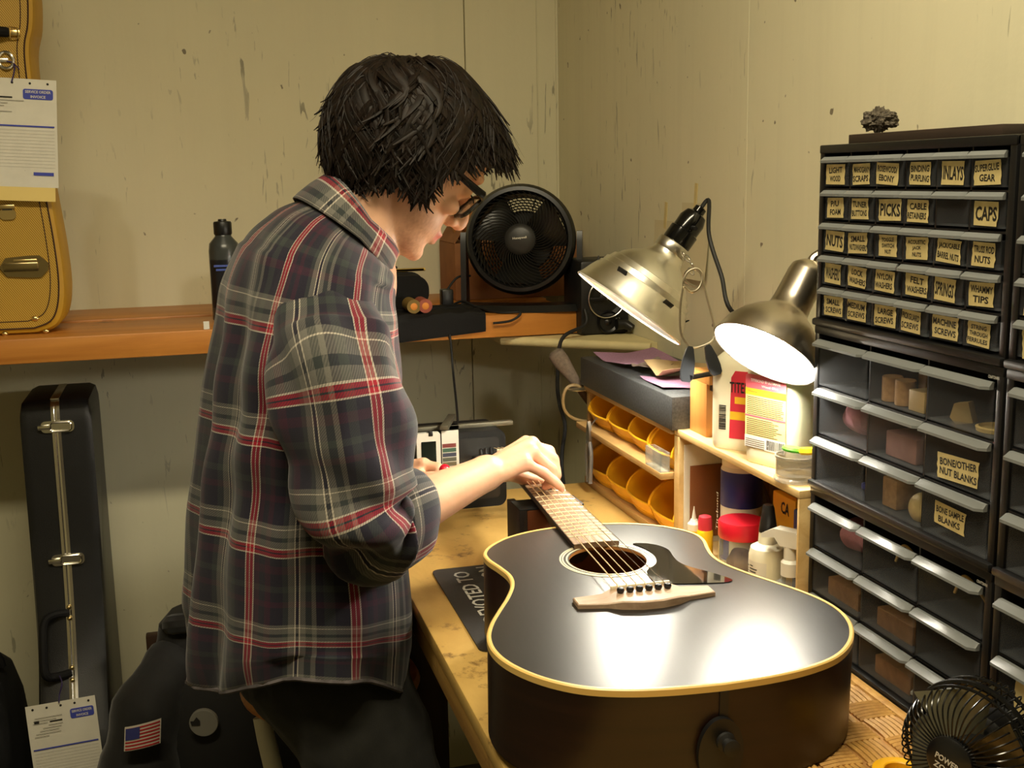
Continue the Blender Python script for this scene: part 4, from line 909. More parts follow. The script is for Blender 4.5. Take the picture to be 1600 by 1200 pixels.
c0 = at_y(965, 499, 2.299); b = MB(basis(c0, X3, Z3, -Y3)); b.lathe([(.005, 0), (.005, .003), (.003, .003), (.003, .001), (0, .001)], 16); b.build('jack', STEEL, t)
b = MB(); c0 = V((.882, 2.285, 1.236)); b.tube([c0 + V((-.02, 0, 0)), c0, c0 + V((.012, -.012, -.008))], [.012, .011, .008], 12); b.build('plug', BLACK, t)
# ---------------------------------------------------------------- cardboard box and crumpled paper behind the fan
t = thing('cardboard_box', 'brown cardboard box behind the table fan', 'box', (.70, 2.70, SZ))
CARD = P('cardboard', S(150, 98, 56), .8, var=.15, vscale=20)
b = MB(); b.box((.585, 2.60, SZ + .0045), (.89, 2.77, 1.40), .002); b.build('carton', CARD, t)
MB(M.Translation((.585, 2.60, 1.40)) @ M.Rotation(.55, 4, 'Y')).box((-.001, 0, 0), (.001, .165, .06)).build('flap', CARD, t)
wad('paper_wad', (.625, 2.58, 1.4005), .052, P('kraft_paper', S(176, 122, 64), .8, var=.2, vscale=40), 'crumpled brown kraft paper beside the fan', 'paper', (.7, .5, 1.0), 2).location.y = 2.66
# ---------------------------------------------------------------- things on the shelf beside the person
LEA = P('black_leather', S(13, 12, 12), .75, spec=.25, bump=.2, bscale=400)
t = thing('zip_case', 'black padded zip case lying on the shelf', 'case', (.44, 2.50, SZ))
b = MB(); b.prism(rrect(.30, .068, .030, 8, .34, SZ + .046), 2.44, 2.57, basis((0, 0, 0), X3, Z3, -Y3) @ M.Diagonal((1, 1, -1, 1))); b.build('shell', LEA, t)
b = MB(); b.tube([V((x, 2.505, z)) for x, z in rrect(.302, .070, .031, 8, .34, SZ + .046)], .0025, 6, closed=True); b.build('zip', BLACKM, t)
t = thing('tool_roll', 'black cloth tool roll hanging over the shelf edge', 'tool roll', (.52, 2.36, SZ))
def roll_fn(o):
    def fn(u, v):
        x = .30 + .285 * u; L_ = .115 - .02 * math.sin(u * 7) * (1 if u < .97 else .3)
        s = v * (.10 + .055 - .022 * u)
        if s < .10: y, z = SY + .095 - s, SZ + .003 + .004 * math.sin(u * 19 + v * 5) ** 2
        else: y, z = SY - .006, SZ - (s - .10)
        return V((x, y - o * .5, z + o))
    return fn
b = MB(); g0 = b.grid(roll_fn(0), 24, 18); g1 = b.grid(roll_fn(.004), 24, 18); b.build('cloth', LEA, t)
b = MB(); b.box((.30, SY + .085, SZ + .0005), (.57, SY + .13, SZ + .013), .005); b.build('rolled_end', LEA, t)
for px_, colr, lab in ((648, S(120, 96, 40), 'olive sandpaper roll with orange core on the tool roll'), (666, S(150, 74, 56), 'red sandpaper roll with orange core on the tool roll')):
    c0 = at_y(px_, 492, 2.34); c0.z = SZ + .024
    t = thing('sandpaper_roll', lab, 'roll', (c0.x, 2.36, c0.z - .015), 'sandpaper rolls')
    b = MB(basis(V((c0.x, 2.345, c0.z)), X3, Z3, -Y3)); b.lathe([(.0145, 0), (.0145, -.06), (0.0, -.06)], 24); b.lathe([(.0145, 0), (.0075, .0005)], 24, None, False, False); b.build('roll', P('roll_' + str(px_), colr, .7), t)
    b = MB(basis(V((c0.x, 2.3445, c0.z)), X3, Z3, -Y3)); b.lathe([(.0075, .0002), (.006, .001), (.0, .001)], 16); b.build('core', P('roll_core', S(214, 134, 50), .6) if 'roll_core' not in MATS else MATS['roll_core'], t)
STK = P('yellow_stick', S(220, 186, 92), .6)
for (a, bq), lab in ((((598, 428), (664, 416)), 'pale stick crossing the zip case'), (((612, 424), (662, 430)), 'pale stick lying behind the crossing stick'), (((600, 400), (604, 428)), 'short upright yellow stick on the zip case')):
    p0, p1 = at_y(*a, 2.50), at_y(*bq, 2.50); 
    if 'upright' not in lab: p0.z = p1.z = SZ + .083 + (.005 if 'cross' in lab else 0); 
    else: p1.z = SZ + .081
    MB().tube([p0, p1], .0035, 6).build('wood_stick', STK, None, label=lab, cat='stick')
MB(M.Translation((.405, 2.52, SZ + .093)) @ M.Rotation(.1, 4, 'Y')).box((-.045, -.01, -.003), (.03, .01, .006), .002).build('black_holder', BLACK, None, label='small black holder lying across the sticks', cat='holder')
t = thing('power_adapter', 'black power adapter with cord beside the fan base', 'adapter', (.505, 2.50, SZ))
a0 = at_y(698, 470, 2.46); b = MB(); b.box((a0.x - .012, 2.45, SZ + .004), (a0.x + .014, 2.48, SZ + .046), .004); b.build('brick', BLACK, t)
b = MB(); b.tube(smoothpath([V((a0.x + .004, 2.465, SZ + .045)), at_y(708, 440, 2.47), at_y(718, 432, 2.47), at_y(735, 431, 2.48)], 8), .0026, 8); b.build('cord', RUBBER, t)
b = MB(); b.tube(smoothpath([V((a0.x + .004, 2.462, SZ + .006)), V((a0.x + .03, 2.44, SZ + .02)), V((a0.x + .05, 2.40, SZ + .012)), V((.62, 2.345, SZ + .003)), V((.66, 2.322, SZ + .0035)), V((.64, 2.318, SZ - .012)), V((.60, 2.319, SZ - .016))], 8), .0026, 8); b.build('loose_cord', RUBBER, t)
b = MB(); b.tube(smoothpath([V((.57, 2.40, SZ + .0045)), V((.50, 2.335, SZ + .0045)), at_y(703, 525, 2.325), at_y(708, 580, 2.31), at_y(713, 630, 2.20), at_y(715, 662, 2.07), V((.455, 2.06, 1.098))], 8), .0024, 8)
b.build('power_cable', RUBBER, None, label='thin black cord hanging from the shelf to the black box', cat='cord')
b = MB(); b.tube(smoothpath([V((.795, 2.296, 1.27)), V((.79, 2.28, 1.24)), at_y(878, 530, 2.27), at_y(871, 590, 2.26), at_y(874, 630, 2.24), at_y(883, 665, 2.22), at_y(878, 710, 2.20), at_y(880, 752, 2.18), V((.72, 2.16, .80)), V((.72, 2.16, .5))], 8), .004, 8)
b.build('speaker_cable', RUBBER, None, label='thick black cord hanging from the speaker down behind the bench', cat='cord')
t = thing('squeeze_bottle', 'dark tinted plastic bottle with a black flip cap on the shelf', 'bottle', (.07, 2.47, SZ))
bx_, by_ = at_y(353, 440, 2.47).x, 2.47
b = MB(M.Translation((bx_, by_, SZ + .0005))); b.lathe([(.028, 0), (.031, .003), (.031, .145), (.029, .160), (.017, .174), (.016, .180)], 32); b.build('bottle', P('smoke_plastic', S(62, 66, 66), .25, var=.2, vscale=25), t)
b = MB(M.Translation((bx_, by_, SZ))); b.lathe([(.0175, .178), (.0185, .181), (.0185, .202), (.017, .205), (.009, .206), (.008, .210), (0, .210)], 28); b.build('flip_cap', BLACK, t)
b = MB(M.Translation((bx_, by_, SZ))); b.rings([[(.0314 * math.cos(a), .0314 * math.sin(a), z) for a in [math.radians(200 + 120 * k / 12) for k in range(13)]] for z in (.03, .128)], loop=False); b.build('label', P('black_label', S(22, 24, 34), .3), t)
b = MB(basis((bx_ - .003, by_ - .0316, SZ + .116), X3, Z3, -Y3)); b.box((-.02, -.002, -.006), (.012, .002, .0003)); b.box((-.016, -.010, -.006), (.004, -.006, .0003)); b.build('label_print', P('blue_print', S(70, 90, 170), .5), t)
MB().box((.015, SY + .002, SZ + .0003), (.026, SY + .004, SZ + .016)).build('price_tag', PAPER, None, label='small white tag at the shelf edge behind the person', cat='tag')
# ---------------------------------------------------------------- black box with gauge on the far end of the bench
t = thing('equipment_box', 'black equipment box with rounded corners on the far bench end', 'box', (.42, 2.04, BZ))
bz1 = 1.094
b = MB(); b.prism(rrect(.255, bz1 - BZ, .016, 6, .4075, (BZ + bz1) / 2), 0, .10, basis((0, 2.095, 0), X3, Z3, -Y3)); b.build('housing', P('box_black', S(11, 11, 11), .6, spec=.3), t)
b = MB(); b.prism(rrect(.235, .115, .008, 4, .405, 1.024), 0, .001, basis((0, 1.9952, 0), X3, Z3, -Y3)); b.build('front_panel', P('box_panel', S(18, 16, 12), .5), t)
for q in range(3):
    MB().box((.31, 1.985, 1.0 + q * .016), (.345, 1.995, 1.006 + q * .016), .001).build('dial_strip', MATS['dark_insert'] if q % 2 else BRASS, t)
def cardpx(x0, y0, x1, y1, Y): a, d = at_y(x0, y0, Y), at_y(x1, y1, Y); return a.x, a.z, d.x, d.z
x0, z0, x1, z1 = cardpx(650, 678, 689, 736, 1.985)
t = thing('digital_gauge', 'white framed digital hygrometer leaning on the black box', 'gauge', ((x0 + x1) / 2, 1.985, z1 - .07))
b = MB(); z1 -= .006; b.prism(rrect(x1 - x0, z0 - z1, .004, 4, (x0 + x1) / 2, (z0 + z1) / 2), 0, .012, basis((0, 1.994, 0), X3, Z3, -Y3)); b.build('frame', WHITEP, t)
w_, h_ = (x1 - x0) * .62, (z0 - z1) * .66; b = MB(); b.prism(rrect(w_, h_, .001, 2, (x0 + x1) / 2, (z0 + z1) / 2 - .002), 0, .0008, basis((0, 1.982, 0), X3, Z3, -Y3)); b.build('screen', P('lcd_dark', S(22, 28, 22), .15), t)
MB().box((x0 + .022, 1.981, z0 - .006), (x0 + .03, 1.990, z0 + .003), .001).build('clip', BLACK, t)
x0, z0, x1, z1 = cardpx(690, 674, 718, 730, 1.990)
t = thing('colour_chart_card', 'pale chart card with dark colour bars on the black box', 'card', ((x0 + x1) / 2, 1.99, z1))
MB().box((x0, 1.9915, z1 - .012), (x1, 1.9925, z0)).build('card', PAPER, t)
hh = (z0 - z1) * .62 / 5
for k, cc in enumerate((S(104, 40, 36), S(44, 74, 56), S(36, 40, 60), S(70, 72, 60), S(92, 84, 60))):
    MB().box((x0 + .001, 1.9908, z0 - .024 - hh * (k + .82)), (x1 - .005, 1.9914, z0 - .024 - hh * k)).build('colour_bar', P('chart_%d' % k, cc, .6), t)
BARM = P('worn_steel_bar', S(112, 108, 92), .4, .6)
for (pa, pb, r, lab) in (((600, 648), (716, 661), .004, 'long grey steel bar lying on the black box'), ((700, 659), (800, 667), .0035, 'grey steel bar sticking out past the black box'), ((686, 667), (716, 654), .0035, 'short grey steel bar laid across the other bars')):
    p0, p1 = at_y(*pa, 2.03), at_y(*pb, 2.03); p0.z = p1.z = bz1 + .0042 + (.0085 if 'short' in lab else 0)
    if 'short' in lab: p0.y, p1.y = 1.985, 2.085
    d = (p1 - p0); MB(basis(p0, d, Z3.cross(d), Z3)).box((0, -.007, -.004), (d.length, .007, .004), .0008).build('steel_bar', BARM, None, label=lab, cat='bar')
# ---------------------------------------------------------------- small wire-cage fan on the bench
sc1 = at_d(1516, 1172, 1.065); sn = (CR * -.80 + CD * .10 - CF * .62).normalized(); SRD = .062
t = thing('mini_fan', 'small black wire-cage desk fan beside the woven mat', 'fan', (sc1.x, sc1.y, BZ))
Fs = zframe(sc1, sn, Z3); WIRE = P('black_wire', S(14, 14, 14), .22)
def ringt(r, z, w_, name, seg=44):
    b = MB(Fs); b.tube([(r * math.cos(a), r * math.sin(a), z) for a in [2 * math.pi * q / seg for q in range(seg)]], w_, 7, closed=True); b.build(name, WIRE, t)
ringt(SRD, -.004, .0032, 'cage_ring'); ringt(SRD * .99, .008, .0016, 'cage_ring'); ringt(SRD, -.020, .002, 'cage_ring')
b = MB(Fs); b.lathe([(.0215, .026), (.0235, .030), (.0225, .036), (.018, .039), (0, .040)], 32); b.build('hub_badge', P('badge_black', S(16, 16, 17), .3), t)
wm_ = None
for k in range(52):
    if wm_ is None:
        b = MB(); b.tube(smoothpath([(.021, 0, .033), (.040, 0, .034), (.052, 0, .029), (.060, 0, .014), (SRD, 0, -.002), (SRD, 0, -.020), (.058, 0, -.034), (.03, 0, -.042)], 4), .00085, 5); wm_ = b.mesh('cage_wire', WIRE)
    o = link('cage_wire', wm_, t, sc1); o.rotation_euler = (Fs.to_3x3().to_4x4() @ M.Rotation(2 * math.pi * k / 52, 4, 'Z')).to_euler()
BLD = P('smoked_blade', S(120, 116, 96), .18, .5)
for k in range(4):
    b = MB(Fs @ M.Rotation(2 * math.pi * k / 4 + .3, 4, 'Z')); b.grid(lambda u, v: (.012 + .046 * u, (v - .5) * (.022 + .045 * u), (v - .5) * .028 + .006), 8, 6); b.build('blade', BLD, t)
b = MB(Fs); b.lathe([(.013, .018), (.015, .010), (.018, -.015), (.026, -.022), (.026, -.05), (.018, -.058)], 24); b.build('motor', BLACK, t)
b = MB(Fs @ M.Translation((-.002, 0, .0405)) @ M.Rotation(-math.pi / 2 - .25, 4, 'Z')); b.text('POWER', M.Translation((0, .004, 0)), w=.024, h=.006, bold=.03); b.text('ZONE', M.Translation((0, -.0045, 0)), w=.022, h=.006, bold=.03); b.build('lettering', SILV, t, smooth=0)
b = MB(); bb = V((sc1.x, sc1.y, 0)) - V((sn.x, sn.y, 0)) * .012
b.tube([sc1 - sn * .03, bb + V((0, 0, sc1.z - .03)), bb + V((0, 0, BZ + .012))], .006, 10); b.build('stand', BLACK, t)
b = MB(M.Translation((bb.x, bb.y, BZ + .0022))); b.lathe([(.036, 0), (.037, .005), (.026, .010), (.008, .013)], 32); b.build('base', BLACK, t)
c0 = at_z(1405, 1206, BZ + .02)
t = thing('tape_roll', 'yellow tape roll lying on the woven mat', 'tape', (c0.x, c0.y, BZ + .005))
b = MB(M.Translation((c0.x, c0.y, BZ + .0055))); b.lathe([(.024, 0), (.0255, .001), (.0255, .0165), (.024, .0175), (.015, .0175), (.014, .0165), (.014, .001), (.015, 0)], 36, None, False, False); b.build('roll', P('yellow_tape', S(240, 180, 24), .45), t)
# ---------------------------------------------------------------- tan tweed guitar case standing on the shelf
m, nt, b_ = nmat('tan_tweed')
tc = N(nt, 'ShaderNodeTexCoord'); mp = N(nt, 'ShaderNodeMapping'); mp.inputs['Rotation'].default_value = (0, math.radians(35), 0); L(nt, tc.outputs['Object'], mp.inputs[0])
wv = N(nt, 'ShaderNodeTexWave'); wv.inputs['Scale'].default_value = 95; wv.inputs['Distortion'].default_value = .6; L(nt, mp.outputs[0], wv.inputs[0])
L(nt, ramp(nt, wv.outputs['Fac'], [(.2, S(140, 104, 26)), (.8, S(206, 166, 62))]), b_.inputs['Base Color']); b_.inputs['Roughness'].default_value = .55; bumpit(nt, b_, wv.outputs['Fac'], .25, .0008)
TWEED = m; TWS = P('tan_side', S(186, 142, 34), .5, var=.08, vscale=14)
STITCH = P('dark_stitch', S(66, 40, 16), .7)
ycf, ycb = 2.395, 2.535
cxm = at_y(108, 505, ycf).x - .195
hwz = [(0, .14), (.012, .172), (.04, .188), (.09, .195), (.16, .193), (.24, .186), (.32, .178), (.40, .172), (.50, .168), (.545, .170), (.585, .180), (.65, .184), (.72, .178), (.80, .15), (.88, .118), (.97, .105), (1.05, .10), (1.075, .075), (1.08, 0)]
hp_ = smoothpath([(w, z, 0) for z, w in hwz], 4)
po = [(p.x, p.y) for p in hp_] + [(-p.x, p.y) for p in reversed(hp_[:-1])]
CT = basis((cxm, ycf, SZ + .0005), X3, Z3, -Y3)
t = thing('tweed_guitar_case', 'tan tweed guitar case standing upright on the shelf', 'guitar case', (cxm, 2.46, SZ))
# poly runs counter-clockwise: bottom right up to top and down the left
b = MB(CT); q = off(po[::-1], .0)
def inset(d): return [(x * (1 - d / .19), .54 + (y - .54) * (1 - d / .54)) for x, y in po]
b.rings([[(x, y, z) for x, y in pl] for pl, z in ((inset(.012), .0), (inset(.004), -.003), (po, -.012), (po, -(ycb - ycf) + .01), (inset(.008), -(ycb - ycf)))], False, True); b.build('side_shell', TWS, t)
b = MB(CT); b.prism(inset(.0115), -.004, .0015); b.build('lid', TWEED, t)
for d, r in ((.012, .0016), (.026, .0010)):
    b = MB(CT); b.tube([(x, y, .0016) for x, y in inset(d)], r, 5, closed=True); b.build('piping', STITCH, t)
def onc(x, y): p = at_y(x, y, ycf); return V((p.x - cxm, p.z - SZ, 0))
# latches, handle, studs
LAT = P('dark_brass', (.42, .33, .17), .25, 1)
def latch(p, w_, h_, name='latch', mm=LAT):
    b = MB(CT @ M.Translation((p.x, p.y, .0015)))
    b.prism([(-w_ * .5, 0), (-w_ * .36, h_ * .42), (w_ * .1, h_ * .5), (w_ * .34, h_ * .5), (w_ * .5, h_ * .15), (w_ * .5, -h_ * .15), (w_ * .34, -h_ * .5), (w_ * .1, -h_ * .5), (-w_ * .36, -h_ * .42)], 0, .005)
    o = b.build(name, mm, t)
    b = MB(CT @ M.Translation((p.x, p.y, .0062))); b.box((-w_ * .42, -h_ * .2, 0), (w_ * .3, h_ * .2, .005), .002); b.mi = 1; b.box((-w_ * .2, h_ * .22, 0), (w_ * .28, h_ * .34, .003), .001); b.build('latch_lever', [LAT, BRASS], o)
latch(onc(38, 417), .088, .042)
b = MB(CT @ M.Translation(onc(12, 332)) @ M.Translation((0, 0, .002))); b.prism(rrect(.030, .020, .0095, 6, 0, -.004), 0, .004); b.box((-.014, .006, 0), (.014, .014, .005), .001); o = b.build('hasp', BRASS, t)
MB(CT @ M.Translation(onc(12, 328)) @ M.Translation((0, 0, .006))).box((-.009, -.001, 0), (.009, .003, .0006)).build('hasp_slot', BLACKM, o)
for x, y in ((8, 522), (72, 518), (55, 498)):
    b = MB(CT @ M.Translation(onc(x, y)) @ M.Translation((0, 0, .001))); b.sphere((0, 0, 0), .0075 if y < 510 else .006, 14, 8, (1, .8, .6)); b.build('stud', BRASS, t)
p = onc(16, 52); b = MB(CT @ M.Translation((p.x, p.y, .012))); b.tube([(-.16, 0, .004), (-.08, 0, .02), (-.02, 0, .010), (-.004, 0, 0)], .0095, 10); b.build('handle', LEA, t)
b = MB(CT @ M.Translation((p.x + .008, p.y, .006))); b.box((-.010, -.006, -.005), (.010, .006, .002), .002); b.tube([(-.008, -.010, .004), (-.008, .010, .004), (.006, .008, .002), (.006, -.010, .002)], .002, 6, closed=True); b.build('handle_loop', BRASS, t)
p = onc(10, 95); b = MB(CT @ M.Translation((p.x, p.y, .006))); b.tube([(.013 * math.cos(a), .015 * math.sin(a), .002 * math.sin(3 * a)) for a in [2 * math.pi * k / 18 for k in range(18)]], .003, 7, closed=True); b.box((-.018, -.004, -.004), (.004, .004, 0), .001); b.build('ring', STEEL, t)
# invoices ----------------------------------------------------------------
YSH = P('yellow_copy', S(232, 206, 128), .8); TIE = P('purple_tie', S(48, 34, 90), .6)
def invoice(TT, w_, h_, label, yellow, rnd):
    """service order form in the xy plane of TT, origin at the top left corner, y up"""
    r = thing('invoice_form', label, 'invoice', TT @ V((w_ / 2, -h_ / 2, 0)), 'service order invoices tied to the cases')
    def leaf(name, mm, x0, x1, y0, y1, z, bend=.004):
        b = MB(TT)
        for zz in (z, z + .0004): b.grid(lambda u, v: (x0 + (x1 - x0) * u, y1 + (y0 - y1) * v, zz + bend * math.sin(v * 3.0) * .8), 4, 12)
        return b.build(name, mm, r, smooth=60)
    if yellow: leaf('yellow_copy', YSH, .004, w_ - .006, -h_ - yellow, -.01, -.0012)
    leaf('sheet', PAPER, 0, w_, -h_, 0, 0)
    def up(x0, y0, x1, y1, b, mi=0, z=.0009):
        v = -(y0 + y1) / 2 / h_; zz = z + .004 * math.sin(v * 3.0) * .8; o = b.mi; b.mi = mi
        b.quad((x0, y0, zz), (x1, y0, zz), (x1, y1, zz), (x0, y1, zz)); b.mi = o
    b = MB(TT)
    for k in range(5):
        x = w_ * (.1 + .2 * k); b.prism([(x + .0022 * math.cos(a), -.008 + .0022 * math.sin(a)) for a in [2 * math.pi * j / 10 for j in range(10)]], .0003, .0016)
    b.build('punch_holes', INK, r, smooth=0)
    zz = .0016 + .0032 * math.sin(.028 / h_ * 3); b = MB(TT); b.prism(rrect(w_ * .34, .019, .004, 4, w_ * .79, -.028), .0004, zz)
    b.mi = 1; b.text('SERVICE ORDER', M.Translation((w_ * .79, -.0235, zz + .0003)), w=w_ * .29, h=.005, bold=.02, mi=1); b.text('INVOICE', M.Translation((w_ * .79, -.0325, zz + .0003)), w=w_ * .17, h=.005, bold=.02, mi=1); b.build('title_badge', [BLUEINK, PAPER], r, smooth=0)
    b = MB(TT); ly = -.072 * h_ / .165 * 1.0
    up(w_ * .04, ly - .0014, w_ * .97, ly + .0014, b, z=.002); b.build('blue_bar', BLUEINK, r, smooth=0); b = MB(TT); up(w_ * .72, -h_ + .022, w_ * .95, -h_ + .028, b, z=.002); b.build('blue_footer', BLUEINK, r, smooth=0)
    b = MB(TT)
    up(w_ * .32, -.0365, w_ * .50, -.034, b, z=.002); up(w_ * .10, -.036, w_ * .17, -.030, b, z=.002)
    b.build('company_mark', INK, r, smooth=0)
    b = MB(TT)
    for k in range(8):
        y = -.026 - k * .0052; x = w_ * rnd.uniform(.06, .3); up(x, y, x + w_ * rnd.uniform(.15, .4), y + .0009, b, z=.0026)
    k = 0; y = ly - .008
    while y > -h_ + .034: up(w_ * .05, y, w_ * .97, y + .0003, b, z=.0022); y -= .0062
    for x in (w_ * .62, w_ * .80): b.quad((x, ly - .004, .003), (x + .0004, ly - .004, .003), (x + .0004, -h_ + .03, .0022), (x, -h_ + .03, .0022))
    b.build('form_lines', GREYINK, r, smooth=0)
    return r
yp = ycf - .006
p0, p1, p2 = at_y(-52, 118, yp), at_y(88, 126, yp), at_y(70, 292, yp - .012)
ex_ = (p1 - p0).normalized(); ey_ = (p1 - p2); ey_ = (ey_ - ex_ * ey_.dot(ex_)).normalized()
invoice(basis(p0, ex_, ey_, ex_.cross(ey_)), (p1 - p0).length, (p1 - p2).length, 'white service invoice with a yellow copy tied to the tweed case', .026, random.Random(4))
b = MB(); tp = CT @ (onc(22, 100) + V((0, 0, .006))); b.tube(smoothpath([tp + V((-.012, 0, .004)), tp, at_y(22, 112, yp - .004), at_y(18, 128, yp - .003)], 6), .0013, 6); b.tube(smoothpath([tp, at_y(30, 108, yp - .008)], 4), .0013, 6)
b.build('tie_string', TIE, None, label='purple string tying the invoice to the tweed case', cat='string')

# ---------------------------------------------------------------- black hard guitar case standing on the floor, edge towards the room
KX0, KX1 = -.356, -.219
TOLEX = P('black_tolex', S(20, 20, 21), .42, bump=.25, bscale=700)
front = [(0.0, 2.36), (.012, 2.31), (.05, 2.268), (.12, 2.245), (.22, 2.245), (.32, 2.262), (.42, 2.30), (.50, 2.345), (.58, 2.39), (.68, 2.425), (.80, 2.447), (.92, 2.458), (1.06, 2.468), (1.105, 2.475), (1.118, 2.49)]
back = [(1.118, 2.665), (1.09, 2.70), (.9, 2.70), (.75, 2.70), (.66, 2.705), (.5, 2.71), (.3, 2.70), (.12, 2.68), (.03, 2.65), (0, 2.60)]
fp = smoothpath([(y, z, 0) for z, y in front], 4); bp_ = smoothpath([(y, z, 0) for z, y in back], 4)
kp = [(p.x, p.y) for p in fp] + [(p.x, p.y) for p in bp_]; kc = V((2.5, .55))
def kin(d): return [tuple(V(p) + (kc - V(p)).normalized() * d) for p in kp]
kt = thing('hard_guitar_case', 'black hard guitar case with aluminium edge leaning at the back wall', 'guitar case', (-.2875, 2.48, 0))
KM = basis((0, 0, 0), Y3, Z3, X3)
b = MB(KM); b.rings([[(y, z, x) for y, z in pl] for pl, x in ((kin(.022), KX0), (kin(.006), KX0 + .004), (kp, KX0 + .016), (kp, KX1 - .016), (kin(.006), KX1 - .004), (kin(.022), KX1))]); b.build('shell', TOLEX, kt)
xm = (KX0 + KX1) / 2
def edgepath(o, z0=0, z1=1.2): return [(p.x - o, p.y) for p in fp if z0 <= p.y <= z1]
ep = edgepath(.0015) 
ALB = P('aluminium_trim', (.78, .75, .68), .22, 1)
b = MB(); b.rings([[(x, y - d_, z) for x, d_ in ((xm - .0085, -.003), (xm - .0085, .001), (xm - .003, .0022), (xm - .001, .0008), (xm + .001, .0008), (xm + .003, .0022), (xm + .0085, .001), (xm + .0085, -.003))] for y, z in edgepath(.001)]); b.build('edge_trim', ALB, kt)
b = MB(); b.box((xm - .0085, 2.48, 1.1165), (xm + .0085, 2.66, 1.1205), .001); b.build('edge_trim', ALB, kt)
def fy(z):
    for p, q in zip(fp[:-1], fp[1:]):
        if p.y <= z <= q.y: return p.x + (q.x - p.x) * (z - p.y) / max(1e-6, q.y - p.y)
    return fp[-1].x
for z in (at_y(95, 668, 2.45).z, at_y(100, 884, 2.40).z):
    y = fy(z); o = None
    b = MB(basis((xm + .003, y, z), X3, Z3, -Y3)); b.prism(rrect(.064, .024, .009, 5), .001, .006); o = b.build('latch', CHROME, kt)
    b = MB(basis((xm + .003, y, z), X3, Z3, -Y3)); b.tube([(x, yy, .009) for x, yy in rrect(.040, .018, .006, 4, .006, 0)], .002, 6, closed=True); b.box((-.038, -.005, .005), (-.012, .005, .012), .002); b.build('latch_lever', CHROME, o)
zh0, zh1 = at_y(90, 985, 2.33).z, at_y(90, 1070, 2.33).z
b = MB(); ya, yb_ = fy(zh0), fy(zh1); xh = xm - .004
b.tube(smoothpath([(xh, ya, zh0), (xh - .030, ya - .012, zh0 + .002), (xh - .046, ya - .022, zh0 - .012), (xh - .048, (ya + yb_) / 2 - .026, (zh0 + zh1) / 2), (xh - .046, yb_ - .022, zh1 + .012), (xh - .030, yb_ - .012, zh1), (xh, yb_, zh1)], 6), .0085, 10); b.build('handle', LEA, kt)
for z in (zh0 + .012, zh0 - .010, zh1 + .010, zh1 - .012):
    b = MB(); b.sphere((xm - .002, fy(z) - .003, z), .005, 12, 8); b.build('rivet', BRASS, kt)
yp = 2.236
p0, p1, p2 = at_y(39, 1105, yp), at_y(148, 1086, yp), at_y(162, 1200, yp - .01)
ex_ = (p1 - p0).normalized(); ey_ = (p1 - p2); ey_ = (ey_ - ex_ * ey_.dot(ex_)).normalized(); w0 = (p1 - p0).length
invoice(basis(p0, ex_, ey_, ex_.cross(ey_)), w0, .20, 'white service invoice tied to the black guitar case', 0, random.Random(8))
b = MB(); b.tube(smoothpath([V((xh - .02, yb_ - .020, zh1 + .004)), at_y(97, 1068, 2.25), at_y(93, 1085, 2.238), at_y(92, 1098, yp - .004)], 6), .0013, 6); b.build('tie_string', TIE, None, label='dark string tying the invoice to the black case', cat='string')
# second rounded black case at the picture edge
t = thing('gig_bag', 'rounded black padded bag standing beside the black guitar case', 'bag', (-.50, 2.48, 0))
b = MB(); b.rings([[(x, y, z) for x, y in rrect(.17 * s, .36 * s, .07 * s, 6, -.485 - .004 * k, 2.50)] for k, (z, s) in enumerate(((0, .88), (.02, .98), (.1, 1), (.35, 1), (.45, .95), (.52, .82), (.555, .6), (.57, .3)))]); b.build('bag', BLACKM, t)
b = MB(); b.tube([(-.49 + .05 * math.cos(a), 2.50, .55 + .05 * math.sin(a)) for a in [math.pi * k / 10 for k in range(11)]], .008, 8); b.build('strap_loop', LEA, t)

# ---------------------------------------------------------------- stool under the person
t = thing('wooden_stool', 'tall stool with orange wood seat and white turned legs under the person', 'stool', (.17, 1.67, 0))
STW = wood('stool_seat_wood', S(206, 134, 52), S(166, 96, 34), sx=(4, 30, 30), rough=.4); WLEG = P('white_leg_paint', S(206, 202, 186), .5, var=.06)
cx, cy, sz_ = .165, 1.68, .775; b = MB(M.Translation((cx, cy, sz_))); b.lathe([(.125, 0), (.134, .006), (.137, .014), (.132, .024), (.11, .027), (0, .024)], 44); b.build('seat', STW, t)
ta, tb_ = at_y(399, 1082, 1.63), at_y(427, 1200, 1.60); dl = tb_ - ta
for k in range(4):
    a = math.radians((355, 80, 225, 300)[k]); top = V((cx + .085 * math.cos(a), cy + .085 * math.sin(a), sz_ + .002)); bot = V((cx + .17 * math.cos(a), cy + .17 * math.sin(a), 0))
    if k == 2: top = ta + dl * ((sz_ + .002 - ta.z) / dl.z); bot = ta + dl * ((0 - ta.z) / dl.z)
    d = top - bot; T = zframe(bot, d, X3); n = d.length
    b = MB(T); b.lathe([(.010, 0), (.014, .02), (.015, n * .35), (.0165, n * .60), (.0175, n * .72), (.016, n * .835), (.0105, n * .845), (.0135, n * .850), (.0135, n * .856), (.0105, n * .862), (.0125, n * .87), (.0135, n * .89), (.0135, n * .96), (.012, n)], 20); b.build('leg', WLEG, t)
for z in (.25,):
    MB().tube([(cx + .13 * math.cos(a), cy + .13 * math.sin(a), z) for a in [2 * math.pi * k / 32 for k in range(32)]], .008, 8, closed=True).build('foot_ring', STEEL, t)
